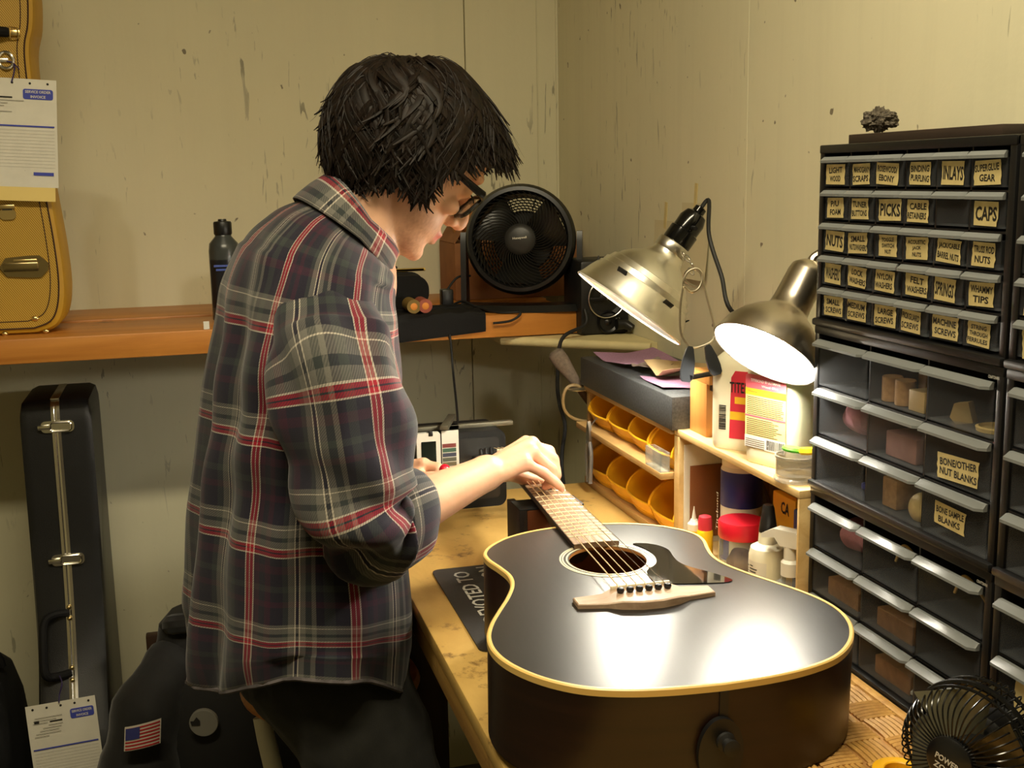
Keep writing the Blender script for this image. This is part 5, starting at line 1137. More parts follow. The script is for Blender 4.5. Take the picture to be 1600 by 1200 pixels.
# ---------------------------------------------------------------- black jacket over a chair
CHW = MATS['dark_wood']
t = thing('wooden_chair', 'dark wooden chair under the black jacket', 'chair', (-.02, 2.38, 0))
MB().box((-.16, 2.22, .42), (.18, 2.56, .445), .006).build('seat', CHW, t)
for x in (-.15, .14):
    for y in (2.23, 2.52): MB().box((x, y, 0), (x + .03, y + .03, .42), .003).build('leg', CHW, t)
    MB().box((x, 2.525, .445), (x + .03, 2.55, .57), .003).build('back_post', CHW, t)
MB().box((-.15, 2.527, .51), (.17, 2.547, .565), .003).build('back_rail', CHW, t)
JK = P('black_jacket_cloth', S(10, 9, 9), .8, bump=.3, bscale=60, sheen=.15)
t = thing('black_jacket', 'black work jacket with a flag patch slumped over a chair', 'jacket', (-.02, 2.2, .3))
def jr(z, cx, cy, a, b_, n=28, s=0):
    out = []
    for k in range(n):
        q = 2 * math.pi * k / n; f = 1 + .07 * math.sin(3 * q + s + z * 14) + .05 * noise.noise(V((math.cos(q) * 2, math.sin(q) * 2, z * 9)))
        out.append((cx + a * f * math.cos(q), cy + b_ * f * math.sin(q), z))
    return out
b = MB(); b.rings([jr(.26, .03, 2.28, .215, .13), jr(.35, .03, 2.27, .212, .135), jr(.45, .03, 2.27, .205, .135), jr(.54, .02, 2.28, .185, .125), jr(.60, .01, 2.30, .15, .105), jr(.645, -.005, 2.31, .115, .085), jr(.675, -.01, 2.315, .10, .075), jr(.695, -.01, 2.33, .075, .055)]); jb = b.build('body', JK, t)
b = MB(); pth = smoothpath([(-.07, 2.27, .615), (-.125, 2.22, .56), (-.155, 2.185, .46), (-.165, 2.165, .36), (-.165, 2.16, .27)], 5)
b.tube(pth, [.055 + .018 * min(1, k / 8) + .006 * math.sin(k * 1.3) for k in range(len(pth))], 16); slv = b.build('sleeve', JK, t)
b = MB(); b.tube(smoothpath([(-.10, 2.27, .64), (-.06, 2.225, .60), (-.03, 2.19, .52), (.0, 2.165, .42), (.02, 2.145, .30)], 6), .010, 8, squash=.5); b.build('zip_edge', JK, t)
b = MB(); b.tube(smoothpath([(-.085, 2.30, .675), (-.075, 2.25, .695), (-.01, 2.235, .70), (.06, 2.25, .69), (.08, 2.30, .67)], 5), .020, 10); b.build('collar', JK, t)
# flag patch on the sleeve (a sewn patch laid 2 mm over the cloth)
FRD = P('flag_red', S(176, 40, 44), .7); FWH = P('flag_white', S(214, 206, 190), .7); FBL = P('flag_blue', S(50, 56, 120), .7)
fa, fb_, fc_, fd_ = (196, 1142), (250, 1130), (249, 1165), (195, 1176); fY = 2.083
c = [at_y(x, y, fY) for x, y in (fa, fb_, fc_, fd_)]
def fl(u, v, o=0):
    p = (c[0] * (1 - u) + c[1] * u) * (1 - v) + (c[3] * (1 - u) + c[2] * u) * v
    return V((p.x, p.y + .010 * (2 * u - .9) ** 2 - o, p.z + .003 * math.sin(u * 3.1)))
b = MB(); b.grid(lambda u, v: fl(-.03 + 1.06 * u, -.04 + 1.08 * v), 10, 4); b.grid(lambda u, v: fl(-.03 + 1.06 * u, -.04 + 1.08 * v, -.004), 10, 4); fp_ = b.build('flag_patch', FWH, slv)
b = MB()
for k in range(7):
    b.mi = 0; b.grid(lambda u, v: fl(u, (2 * k + v) / 13, .0008), 10, 2)
b.mi = 1; b.grid(lambda u, v: fl(u * .42, v * 7 / 13, .0014), 6, 4)
b.build('flag_stripes', [FRD, FBL], slv)
c0 = at_y(318, 1130, 2.128); b = MB(basis(c0, V((.97, -.2, 0)), Z3, V((-.2, -.97, 0)))); b.lathe([(.0, .001), (.026, .001), (.027, 0), (.027, -.008)], 32, None, False, False); rp = b.build('round_patch', P('patch_grey', S(128, 126, 118), .7), jb)
b = MB(basis(c0 + V((-.0004, -.0022, 0)), V((.97, -.2, 0)), Z3, V((-.2, -.97, 0)))); b.prism([(-.022, -.003), (-.006, -.003), (-.006, .006), (-.012, .014), (-.018, .006), (-.024, .006)], 0, .0006); b.build('round_patch_emblem', INK, jb)
# ---------------------------------------------------------------- person seated on the stool, bowed over the guitar neck
TH = math.radians(5)
PF, PR_ = V((math.cos(TH), math.sin(TH), 0)), V((math.sin(TH), -math.cos(TH), 0))      # facing, his right (towards the camera)
person = thing('person', 'dark-haired person in a plaid flannel shirt bowed over the guitar neck', 'person', (.15, 1.66, 0))
def remesh(mb, voxel, smooth=4, fac=.5):
    """union of closed shapes as one continuous skin"""
    me = bpy.data.meshes.new('tmp'); bmesh.ops.recalc_face_normals(mb.bm, faces=mb.bm.faces[:]); mb.bm.to_mesh(me); mb.bm.free()
    o = bpy.data.objects.new('tmp', me); col.objects.link(o)
    r = o.modifiers.new('r', 'REMESH'); r.mode = 'VOXEL'; r.voxel_size = voxel
    if smooth: s = o.modifiers.new('s', 'SMOOTH'); s.iterations = smooth; s.factor = fac
    out = bpy.data.meshes.new_from_object(o.evaluated_get(bpy.context.evaluated_depsgraph_get()))
    bpy.data.objects.remove(o); bpy.data.meshes.remove(me); return out
def place(me, name, mat, parent, smooth=True):
    org = ORG[parent.name]; me.transform(M.Translation(-org)); me.materials.clear(); me.materials.append(mat); me.name = name
    me.polygons.foreach_set('use_smooth', [True] * len(me.polygons)); return link(name, me, parent)
def limb(b, pts, rad, n=6, seg=14, squash=1.0, hint=None):
    k = len(pts); pp = smoothpath(pts, n); rr = []
    rp = smoothpath([(r, 0, 0) for r in rad], n)
    b.tube(pp, [p.x for p in rp], seg, squash=squash, hint=hint); b.sphere(pp[0], rp[0].x * .98, 12, 8); b.sphere(pp[-1], rp[-1].x * .98, 12, 8)
# --- head frame
HP = math.radians(40); thh = math.radians(3)
hf0, HR = V((math.cos(thh), math.sin(thh), 0)), V((math.sin(thh), -math.cos(thh), 0))
HF = hf0 * math.cos(HP) - Z3 * math.sin(HP); HU = hf0 * math.sin(HP) + Z3 * math.cos(HP)
HC = at_y(645, 253, 1.665)
HM = basis(HC, HF, HU, HR)           # local x forward, y up, z to his right
hs = .97
HM = HM @ M.Diagonal((hs, hs, hs, 1))
def hl(f, u, r=0): return HM @ V((f, u, r))
slices = [(.129, .016, .016, -.030), (.117, .047, .055, -.062), (.097, .064, .078, -.086), (.07, .073, .091, -.099), (.045, .0755, .0965, -.103), (.028, .0755, .0965, -.103), (.012, .0745, .0895, -.102), (-.004, .0735, .088, -.098), (-.022, .071, .088, -.09), (-.04, .0665, .090, -.078), (-.056, .0625, .0935, -.065), (-.070, .0585, .0935, -.052), (-.083, .054, .089, -.040), (-.097, .047, .0915, -.028), (-.110, .037, .089, -.010), (-.119, .022, .074, .018)]
b = MB(HM); rs = []
for u, w_, fr, bk in slices:
    c_, h_ = (fr + bk) / 2, (fr - bk) / 2; ring_ = []
    for k in range(32):
        a = 2 * math.pi * k / 32; ca, sa = math.cos(a), math.sin(a); e = .82 if ca > 0 else 1.0
        x = c_ + h_ * math.copysign(abs(ca) ** e, ca); z = w_ * math.copysign(abs(sa) ** .9, sa)
        if u < -.03 and ca > .2: z *= 1 - .10 * (ca - .2)
        ring_.append((x, u, z))
    rs.append(ring_)
b.rings(rs)
# nose, lips, brow, lids, ears, chin
b.tube([(.088, .024, 0), (.101, .002, 0), (.112, -.018, 0), (.114, -.027, 0)], [.008, .009, .0105, .0105], 12); b.sphere((.1115, -.0275, 0), .0118, 14, 10)
for s in (-1, 1):
    b.sphere((.099, -.033, s * .0125), .0088, 12, 8); b.sphere((.079, .013, s * .033), .0145, 14, 10); b.tube([(.085, .036, s * .012), (.088, .038, s * .035), (.074, .034, s * .056)], .009, 10)
    b.sphere((.072, -.022, s * .046), .018, 14, 10, (1, .8, .7))
    # ear: shell with rim and lobe
    b.sphere((-.006, .006, s * .077), .02, 16, 10, (.75, 1.45, .42), M.Rotation(-.2, 4, 'Z')); b.sphere((.002, -.022, s * .076), .009, 12, 8, (.9, 1.1, .6))
    b.tube([(.010, .018, s * .078), (.004, .034, s * .082), (-.012, .034, s * .084), (-.021, .016, s * .084), (-.016, -.008, s * .082)], .0042, 8)
b.tube([(.082, -.0615, -.023), (.0935, -.0605, -.012), (.0985, -.0595, 0), (.0935, -.0605, .012), (.082, -.0615, .023)], [.003, .0055, .006, .0055, .003], 10)
b.tube([(.081, -.0655, -.022), (.0915, -.0725, -.011), (.0955, -.074, 0), (.0915, -.0725, .011), (.081, -.0655, .022)], [.003, .0058, .0068, .0058, .003], 10)
b.sphere((.083, -.103, 0), .017, 14, 10, (.8, .9, 1.1))
b.T = M.Identity(4)
# neck
NB_ = at_y(545, 405, 1.665)
limb(b, [hl(-.018, .0), hl(-.020, -.07), at_y(572, 352, 1.665), NB_], [.058, .056, .058, .066], 5, 20)
# torso, hips and legs below the clothes
hipc = V((.135, 1.66, .86))
limb(b, [NB_, V((.175, 1.66, 1.30)), V((.145, 1.66, 1.10)), hipc], [.07, .105, .10, .115], 6, 20)
limb(b, [V((.16, 1.54, 1.345)), NB_ + V((0, 0, -.03)), V((.16, 1.83, 1.375))], [.045, .07, .045], 5, 16)
for s, yk in ((-1, 1.565), (1, 1.68)):
    limb(b, [V((.15, 1.66 + s * .075, .86)), V((.20, yk - .01 * 1, .72)), V((.262, yk, .48)), V((.25, yk, .30)), V((.23, yk, .09))], [.085, .074, .056, .05, .036], 5, 16)
# right arm
shR, elR, wrR = at_y(512, 532, 1.525), at_y(574, 828, 1.445), at_y(762, 738, 1.56)
limb(b, [shR, shR.lerp(elR, .5) + V((-.005, 0, 0)), elR], [.038, .044, .040], 5, 16)
limb(b, [elR, elR.lerp(wrR, .25), elR.lerp(wrR, .55), elR.lerp(wrR, .85), wrR], [.039, .0405, .034, .0275, .0265], 5, 18)
def hand(wr, mcp, pip, dip, tip, rads, thumb):
    for i in range(4):
        r = rads[i]
        b.tube(smoothpath([wr + (mcp[1] - wr).normalized() * .004 + (mcp[i] - mcp[1]) * .35, wr.lerp(mcp[i], .55) + (mcp[i] - mcp[1]) * .1, mcp[i]], 5), [.0165, .0162, .016, .0155, .015, .0145, .0138, .0132, .0128, .0125, .0122], 12)
        b.sphere(mcp[i], .0128, 12, 8)
        b.tube(smoothpath([mcp[i], mcp[i].lerp(pip[i], .5), pip[i]], 4), [r * 1.22, r * 1.12, r * 1.06, r * 1.02, r * 1.0, r * 1.0, r * 1.02, r * 1.05, r * 1.07], 12)
        b.sphere(pip[i], r * 1.08, 12, 8); b.tube([pip[i], pip[i].lerp(dip[i], .5), dip[i]], [r * 1.05, r * .95, r * .94], 12); b.sphere(dip[i], r * .96, 12, 8)
        b.tube([dip[i], dip[i].lerp(tip[i], .6), tip[i]], [r * .94, r * .88, r * .72], 12); b.sphere(tip[i], r * .76, 12, 8)
    t0, t1, t2, t3 = thumb
    b.tube(smoothpath([t0, t1], 4), [.018, .0175, .0165, .0155, .0145], 12); b.tube([t1, t1.lerp(t2, .5), t2], [.0135, .0118, .0115], 12); b.sphere(t1, .0138, 12, 8); b.sphere(t2, .0115, 12, 8)
    b.tube([t2, t2.lerp(t3, .6), t3], [.0112, .0105, .0085], 12); b.sphere(t3, .0087, 12, 8)
mcp = [at_y(*p) for p in ((822, 693, 1.618), (831, 694, 1.598), (831, 707, 1.578), (820, 724, 1.560))]
pip = [at_y(*p) for p in ((858, 705, 1.614), (864, 718, 1.594), (862, 734, 1.574), (850, 739, 1.553))]
dip = [at_y(*p) for p in ((868, 732, 1.605), (869, 742, 1.588), (862, 752, 1.568), (866, 752, 1.548))]
tip = [at_y(*p) for p in ((862, 752, 1.598), (862, 757, 1.582), (852, 760, 1.564), (878, 763, 1.545))]
hand(wrR, mcp, pip, dip, tip, [.0092, .0096, .0092, .0084], (wrR + V((.02, .02, -.004)), at_y(795, 738, 1.628), at_y(822, 748, 1.634), at_y(846, 754, 1.628)))
b.sphere(at_y(742, 741, 1.548), .014, 12, 8); 
# left arm and hand
shL, elL, wrL = V((.17, 1.83, 1.385)), V((.175, 1.93, 1.10)), at_y(632, 736, 1.865)
limb(b, [shL, shL.lerp(elL, .5), elL], [.052, .046, .040], 5, 14); limb(b, [elL, elL.lerp(wrL, .4), wrL], [.039, .038, .027], 5, 16)
lm = [at_y(*p) for p in ((662, 726, 1.835), (664, 732, 1.853), (662, 738, 1.87), (658, 744, 1.885))]
lp = [at_y(*p) for p in ((684, 731, 1.82), (686, 737, 1.838), (684, 744, 1.855), (679, 750, 1.87))]
ld = [at_y(*p) for p in ((686, 747, 1.818), (688, 752, 1.836), (686, 756, 1.853), (681, 760, 1.868))]
lt = [at_y(*p) for p in ((674, 755, 1.82), (675, 759, 1.838), (673, 762, 1.855), (669, 765, 1.868))]
hand(wrL, lm, lp, ld, lt, [.0092, .0096, .0092, .0084], (wrL + V((.01, -.01, -.006)), at_y(655, 748, 1.812), at_y(673, 747, 1.80), at_y(688, 744, 1.802)))
body = remesh(b, .003, 6, .5)
# skin tint per vertex: stubble, lips, ruddy knuckles
ca = body.color_attributes.new('tint', 'FLOAT_COLOR', 'POINT'); HMi = HM.inverted(); kn = pip + mcp + tip
cols = []
def sm(x, a, c_): t_ = max(0, min(1, (x - a) / (c_ - a))); return t_ * t_ * (3 - 2 * t_)
for v in body.vertices:
    p = HMi @ v.co; st = 0; lip = 0; red = 0
    if p.length < .2:
        st = sm(p.x, .0, .05) * sm(-p.y, .035, .062) * (.6 + .4 * noise.noise(p * 300)); lip = max(0, 1 - ((p.y + .066) / .011) ** 2) * sm(p.x, .082, .094) * (1 if abs(p.z) < .024 else 0)
        red = .5 * max(0, 1 - ((V((p.x, p.y, abs(p.z))) - V((.0, 0, .078))).length / .035)) + .25 * max(0, 1 - (p - V((.112, -.028, 0))).length / .02)
    elif v.co.x > .4: red = .55 * max([0] + [1 - (v.co - q).length / .022 for q in kn])
    cols += [max(0, st), max(0, lip), red, 1]
ca.data.foreach_set('color', cols)
m, nt, b_ = nmat('skin')
at = N(nt, 'ShaderNodeAttribute'); at.attribute_name = 'tint'; sp = N(nt, 'ShaderNodeSeparateColor'); L(nt, at.outputs['Color'], sp.inputs[0])
nf = noisetex(nt, 45, 4); c = mix(nt, nf, S(214, 164, 132), S(230, 184, 152))
c = mix(nt, sp.outputs[2], c, S(222, 128, 112)); mm_ = N(nt, 'ShaderNodeMath', operation='MULTIPLY'); mm_.inputs[1].default_value = .55; L(nt, sp.outputs[0], mm_.inputs[0]); c = mix(nt, mm_.outputs[0], c, S(112, 76, 54)); c = mix(nt, sp.outputs[1], c, S(176, 96, 86))
L(nt, c, b_.inputs['Base Color']); b_.inputs['Roughness'].default_value = .48; b_.inputs['Subsurface Weight'].default_value = .12; b_.inputs['Subsurface Radius'].default_value = (.012, .005, .003); b_.inputs['Subsurface Scale'].default_value = .5
bumpit(nt, b_, noisetex(nt, 260, 3), .12, .001)
place(body, 'body', m, person)
# --- eyebrows hidden under the fringe, eyelashes of the near eye
b = MB(HM); b.tube([(.090, .012, .036), (.097, .010, .037), (.103, .004, .037)], .0012, 5); b.build('eyelashes', INK, person)

# --- plaid shirt
def stops(nt, fac, lst):
    r = N(nt, 'ShaderNodeValToRGB'); r.color_ramp.interpolation = 'CONSTANT'; e = r.color_ramp.elements
    while len(e) < len(lst): e.new(.5)
    for x, (p, c) in zip(e, lst): x.position = p; x.color = (*c, 1)
    L(nt, fac, r.inputs[0]); return r.outputs[0]
m, nt, b_ = nmat('plaid_flannel')
uvn = N(nt, 'ShaderNodeUVMap'); uvn.uv_map = 'plaid'; sx = N(nt, 'ShaderNodeSeparateXYZ'); L(nt, uvn.outputs[0], sx.inputs[0])
nav, gry, red, wht, pur, grn = S(34, 32, 46), S(112, 110, 104), S(160, 30, 48), S(216, 206, 190), S(62, 30, 48), S(52, 58, 58)
warp = [(0, wht), (.012, red), (.047, wht), (.056, red), (.091, wht), (.103, nav), (.22, grn), (.30, nav), (.36, gry), (.40, grn), (.46, gry), (.515, wht), (.526, nav), (.556, wht), (.567, gry), (.63, grn), (.68, nav), (.80, pur), (.86, nav), (.93, pur)]
weft = [(0, wht), (.010, red), (.040, nav), (.052, red), (.082, wht), (.092, gry), (.15, grn), (.19, gry), (.255, wht), (.262, gry), (.30, nav), (.50, pur), (.56, nav), (.66, grn), (.72, nav), (.84, pur), (.92, nav)]
outs = []
for comp, lst, per in ((0, warp, .155), (1, weft, .142)):
    d = N(nt, 'ShaderNodeMath', operation='DIVIDE'); d.inputs[1].default_value = per; L(nt, sx.outputs[comp], d.inputs[0])
    f = N(nt, 'ShaderNodeMath', operation='FRACT'); L(nt, d.outputs[0], f.inputs[0]); outs.append(stops(nt, f.outputs[0], lst))
# twill: threads of warp and weft alternate on fine diagonals
ad = N(nt, 'ShaderNodeMath', operation='ADD'); L(nt, sx.outputs[0], ad.inputs[0]); L(nt, sx.outputs[1], ad.inputs[1]); ml_ = N(nt, 'ShaderNodeMath', operation='MULTIPLY'); ml_.inputs[1].default_value = 2 * math.pi / .0034; L(nt, ad.outputs[0], ml_.inputs[0])
sn_ = N(nt, 'ShaderNodeMath', operation='SINE'); L(nt, ml_.outputs[0], sn_.inputs[0]); mr = N(nt, 'ShaderNodeMapRange'); mr.inputs[1].default_value = -1; mr.inputs[2].default_value = 1; mr.inputs[3].default_value = .3; mr.inputs[4].default_value = .7; L(nt, sn_.outputs[0], mr.inputs[0])
c = mix(nt, mr.outputs[0], outs[0], outs[1]); c = mix(nt, noisetex(nt, 500, 2), mix(nt, .25, c, (.0, .0, .0)), c)
L(nt, c, b_.inputs['Base Color']); b_.inputs['Roughness'].default_value = .9; b_.inputs['Sheen Weight'].default_value = .2; b_.inputs['Specular IOR Level'].default_value = .2; bumpit(nt, b_, noisetex(nt, 650, 2), .25, .0008)
PLAID = m
def cloth(rows, name, parent, closed=True, thick=.0022, uv0=(0, 0), rot=0):
    """rows: list of rings (list of (point,(u,v))), turned into a two-sided cloth with plaid uv"""
    bm = bmesh.new(); uvl = bm.loops.layers.uv.new('plaid'); n = len(rows[0]); VV = [[bm.verts.new(p) for p, _ in r] for r in rows]
    for j in range(len(rows) - 1):
        for i in range(n if closed else n - 1):
            k = (i + 1) % n; f = bm.faces.new((VV[j][i], VV[j][k], VV[j + 1][k], VV[j + 1][i]))
            for lp_, (jj, ii) in zip(f.loops, ((j, i), (j, k), (j + 1, k), (j + 1, i))):
                u, v = rows[jj][ii][1]
                if closed and ii == 0 and i == n - 1: u = rows[jj][n - 1][1][0] + (rows[jj][1][1][0] - rows[jj][0][1][0])
                cr, sr = math.cos(rot), math.sin(rot); lp_[uvl].uv = (uv0[0] + u * cr - v * sr, uv0[1] + u * sr + v * cr)
    bmesh.ops.recalc_face_normals(bm, faces=bm.faces[:]); me = bpy.data.meshes.new(name); bm.to_mesh(me); bm.free()
    org = ORG[parent.name]; me.transform(M.Translation(-org)); me.materials.append(PLAID); me.polygons.foreach_set('use_smooth', [True] * len(me.polygons))
    o = link(name, me, parent); sd = o.modifiers.new('thickness', 'SOLIDIFY'); sd.thickness = thick; sd.offset = 0; return o
YT = 1.66
sil = [((300, 1046), (636, 1062), .212), ((297, 1000), (638, 1010), .213), ((296, 950), (638, 958), .213), ((297, 850), (633, 850), .21), ((302, 750), (627, 750), .207), ((311, 650), (621, 652), .207), ((321, 560), (615, 565), .208), ((334, 480), (612, 505), .205), ((352, 420), (612, 470), .194), ((382, 368), (610, 445), .162), ((428, 332), (607, 430), .118), ((468, 315), (602, 424), .084)]
ringsP = []
for (l, r, bw) in sil:
    pl_, pr_ = at_y(*l, YT), at_y(*r, YT); c_ = (pl_ + pr_) / 2; hv = (pr_ - pl_) / 2; s_ = hv.length; tilt = math.atan2(-(hv.z), V((hv.x, hv.y, 0)).length)
    ph = math.radians(20.4); a_ = math.sqrt(max(.0016, s_ * s_ - (bw * math.sin(ph) * math.cos(tilt * .8)) ** 2)) / math.cos(ph) if s_ > bw * math.sin(ph) else .05
    ringsP.append((c_, tilt, max(a_, .055), bw))
cc = smoothpath([p[0] for p in ringsP], 7); aux = smoothpath([(p[1], p[2], p[3]) for p in ringsP], 7)
NU = 112; rows = []; vlen = 0; prev = None
for j, (c_, x_) in enumerate(zip(cc, aux)):
    tilt, a_, bw = x_; fd = PF * math.cos(tilt) - Z3 * math.sin(tilt); row = []
    if prev is not None: vlen += (c_ - prev).length
    prev = c_; tj = j / (len(cc) - 1); low = 1 - tj
    for k in range(NU):
        q = 2 * math.pi * k / NU; ca_, sa_ = math.cos(q), math.sin(q); e = .86
        x0, y0 = math.copysign(abs(ca_) ** e, ca_), math.copysign(abs(sa_) ** e, sa_)
        # draped folds: pleats down the back, soft waves at the hem, pulls towards the arm
        back_ = max(0, -ca_); d = 0.010 * math.sin(q * 13 + 2.2 * math.sin(tj * 4)) * back_ * sm(low, .12, .55) + .006 * math.sin(q * 9 + tj * 7) * sm(low, .35, 1.0)
        d += .016 * noise.noise(V((ca_ * 1.6, sa_ * 1.6, tj * 3.4))) * (1 if tj < .8 else .3) + .005 * noise.noise(V((ca_ * 4 + 5, sa_ * 4, tj * 9)))
        d += .006 * math.sin(tj * 46 + q * 3 + 2 * noise.noise(V((q, tj * 5, 0)))) * max(0, sa_) * sm(low, .25, .5) * (1 - sm(low, .6, .9))
        p = c_ + fd * (x0 * (a_ + d)) + PR_ * (y0 * (bw + d)) + Z3 * (.085 * sa_ * sa_ * sm(low, .72, 1.0))
        u_ = (q / (2 * math.pi)) * 1.20; vv = vlen + .010 * math.sin(q * 2) * 0
        row.append((p, (u_, vv)))
    rows.append(row)
shirt = cloth(rows, 'shirt', person, uv0=(.05, .035))
# hem roll
b = MB(); b.tube([p for p, _ in rows[0][::2]], .0035, 6, closed=True)
hem = b.build('shirt_hem', P('hem_cloth', S(92, 86, 88), .9, var=.5, vscale=60), shirt)
# sleeves
def sleeve(path, rad, name, uv0, fold=.006, flat=1.0, sd=0, ref=None):
    pp = smoothpath(path, 9); rr = [x.x for x in smoothpath([(r, 0, 0) for r in rad], 9)]; rows = []; ln = 0; pv = None; xprev = None
    for j, (p, r) in enumerate(zip(pp, rr)):
        t_ = (pp[min(len(pp) - 1, j + 1)] - pp[max(0, j - 1)]).normalized()
        if xprev is None: x = V(ref or (1, 0, 0))
        else: x = xprev
        x = (x - t_ * x.dot(t_)).normalized(); xprev = x; y = t_.cross(x)
        if pv is not None: ln += (p - pv).length
        pv = p; row = []; tj = j / (len(pp) - 1)
        for k in range(56):
            q = 2 * math.pi * k / 56
            d = fold * (math.sin(tj * 34 + 2.6 * math.sin(q + sd) + q) * (.5 * sm(tj, .25, .6) + .35 * sm(tj, .6, .8)) + 1.7 * noise.noise(V((math.cos(q) * 1.5 + sd, math.sin(q) * 1.5, tj * 5)))) + .003 * math.sin(tj * 60 + q * 2) * sm(tj, .55, .8)
            row.append((p + (x * math.cos(q) + y * math.sin(q) * flat) * (r + d), (q / (2 * math.pi) * .465, -ln)))
        rows.append(row)
    return rows
shc = at_y(505, 452, 1.505)
sp_ = [at_y(500, 458, 1.60), at_y(508, 498, 1.528), at_y(514, 550, 1.488), at_y(524, 600, 1.455), at_y(540, 700, 1.445), at_y(556, 785, 1.44), at_y(582, 825, 1.446), at_y(606, 822, 1.455)]
rw = sleeve(sp_, [.045, .068, .078, .081, .078, .073, .064, .057], 'sleeve', (.1, 0), .010, ref=(0, -1, 0))
cloth(rw, 'sleeve', shirt, uv0=(.036, .06))
# rolled cuff
fa = (wrR - elR).normalized(); c0_ = at_y(600, 824, 1.452); rows = []
xx = (Z3 - fa * Z3.dot(fa)).normalized(); yy = fa.cross(xx)
for j, (s_, r_) in enumerate(((-.012, .054), (-.006, .0625), (.012, .0655), (.034, .0635), (.050, .060), (.055, .0565), (.052, .051), (.036, .049))):
    row = []
    for k in range(56):
        q = 2 * math.pi * k / 56; d = .0035 * noise.noise(V((math.cos(q) * 2, math.sin(q) * 2, j * .3)))
        row.append((c0_ + fa * (s_ + .016 * math.cos(q) * 1.0) + xx * math.cos(q) * (r_ + d) + yy * math.sin(q) * (r_ * .88 + d), (q / (2 * math.pi) * .40, s_ + r_)))
    rows.append(row)
cloth(rows, 'rolled_cuff', shirt, uv0=(.03, .10), rot=.0)
rw = sleeve([shL + V((0, -.03, .02)), shL + V((0, .02, -.03)), shL.lerp(elL, .5) + V((0, .01, 0)), elL + V((0, .005, .02)), elL.lerp(wrL, .35)], [.03, .07, .074, .066, .056], 'sleeve', (0, 0), .005, ref=(0, 1, 0))
cloth(rw, 'sleeve', shirt, uv0=(.02, .03))
# collar: a folded band that stands at the nape and drops to the points
rows = []; NUc = 49
for j, (dz, out) in enumerate(((-.006, .004), (.020, .002), (.040, .000), (.046, .004), (.040, .011), (.022, .018), (.002, .023), (-.006, .024))):
    row = []; c_, tilt, a_, bw = ringsP[-1]; fd = PF * math.cos(tilt) - Z3 * math.sin(tilt); nu = PF * math.sin(tilt) + Z3 * math.cos(tilt)
    for k in range(NUc):
        q = math.pi + (k / (NUc - 1) - .5) * 2 * math.pi * .93; ca_, sa_ = math.cos(q), math.sin(q)
        hgt = (.62 + .50 * max(0, -ca_)) ; drop = -.012 * max(0, ca_) if j > 4 else 0
        p = c_ + fd * (ca_ * (a_ * .80 + out)) + PR_ * (sa_ * (bw * .86 + out)) + nu * (dz * hgt + .006 + drop)
        row.append((p, (k / (NUc - 1) * .42, .012 * j)))
    rows.append(row)
cloth(rows, 'collar', shirt, closed=False, uv0=(.09, .10), rot=.0)
# --- trousers
b = MB()
limb(b, [V((.135, 1.66, .99)), V((.135, 1.66, .90)), V((.14, 1.66, .855))], [.135, .142, .13], 4, 22)
for s, yk in ((-1, 1.565), (1, 1.68)):
    limb(b, [V((.14, 1.66 + s * .07, .875)), V((.185, yk, .775)), V((.235, yk, .62)), V((.262, yk, .48)), V((.25, yk, .34)), V((.23, yk, .14)), V((.23, yk, .055))], [.118, .100, .084, .070, .068, .060, .062], 5, 18)
tr = remesh(b, .006, 5)
nn_ = [v.normal.copy() for v in tr.vertices]
for v, n_ in zip(tr.vertices, nn_): v.co += n_ * (.008 * noise.noise(v.co * 9) + .004 * noise.noise(v.co * 26))
place(tr, 'trousers', P('olive_black_twill', S(24, 24, 19), .9, var=.2, vscale=40, bump=.2, bscale=500, sheen=.1), person)
for s, yk in ((-1, 1.565), (1, 1.68)):
    b = MB(M.Translation((.27, yk, 0))); b.rings([[(x * .27 * q_ - .0, y * .10 * q_, z) for x, y in rrect(1, 1, .42, 5)] for z, q_ in ((0.0, .97), (.025, 1.0), (.05, .95), (.075, .8))], True, True); b.rings([[(-.05 + .055 * math.cos(a), .042 * math.sin(a), z) for a in [2 * math.pi * k / 20 for k in range(20)]] for z in (.06, .10, .12)]); b.build('shoe', BLACKM, person)
# --- hair: volume plus wavy locks
m, nt, b_ = nmat('dark_brown_hair'); L(nt, ramp(nt, noisetex(nt, 70, 4), [(.3, S(12, 9, 7)), (.7, S(31, 21, 14))]), b_.inputs['Base Color']); b_.inputs['Roughness'].default_value = .55; b_.inputs['Specular IOR Level'].default_value = .22
HAIR = m
EC, EA, EU, EW = V((-.018, .020, 0)), .134, .131, .100
def env(d, k=1.0): return V((EC.x + d.x * EA * k, EC.y + d.y * EU * k, d.z * EW * k))
def lowb(f):   # lowest hair level for a given forward position
    if f > .066: return .066
    if f > .034: return -.004 + (f - .034) / .032 * .07
    if f > -.012: return -.050
    return -.050 + (f + .012) * 1.0
b = MB(HM); NUH, NVH = 96, 60
def capfn(u, v):
    a = u * 2 * math.pi; el = -math.pi / 2 + v * math.pi
    d = V((math.cos(el) * math.cos(a), math.sin(el), math.cos(el) * math.sin(a)))
    q = env(d, .94 + .045 * noise.noise(d * 2.3) + .02 * noise.noise(V((d.x * 9, d.y * 3, d.z * 9)))); lb = lowb(q.x)
    if q.y < lb:                                   # tuck under the hairline, inside the skull
        s_ = min(1, (lb - q.y) / .016); q = q.lerp(V((q.x * .55 - .01, max(q.y, lb - .02) * .9 + .01, q.z * .62)), s_)
    return q
b.grid(lambda u, v: capfn(u, v), NUH, NVH, wrap=True); b.weld(1e-4); b.build('hair', HAIR, person)
rnd = random.Random(21)
wh = V((-.62, .77, .10)).normalized()                # whorl direction
t1 = wh.cross(V((0, 0, 1))).normalized(); t2 = wh.cross(t1)
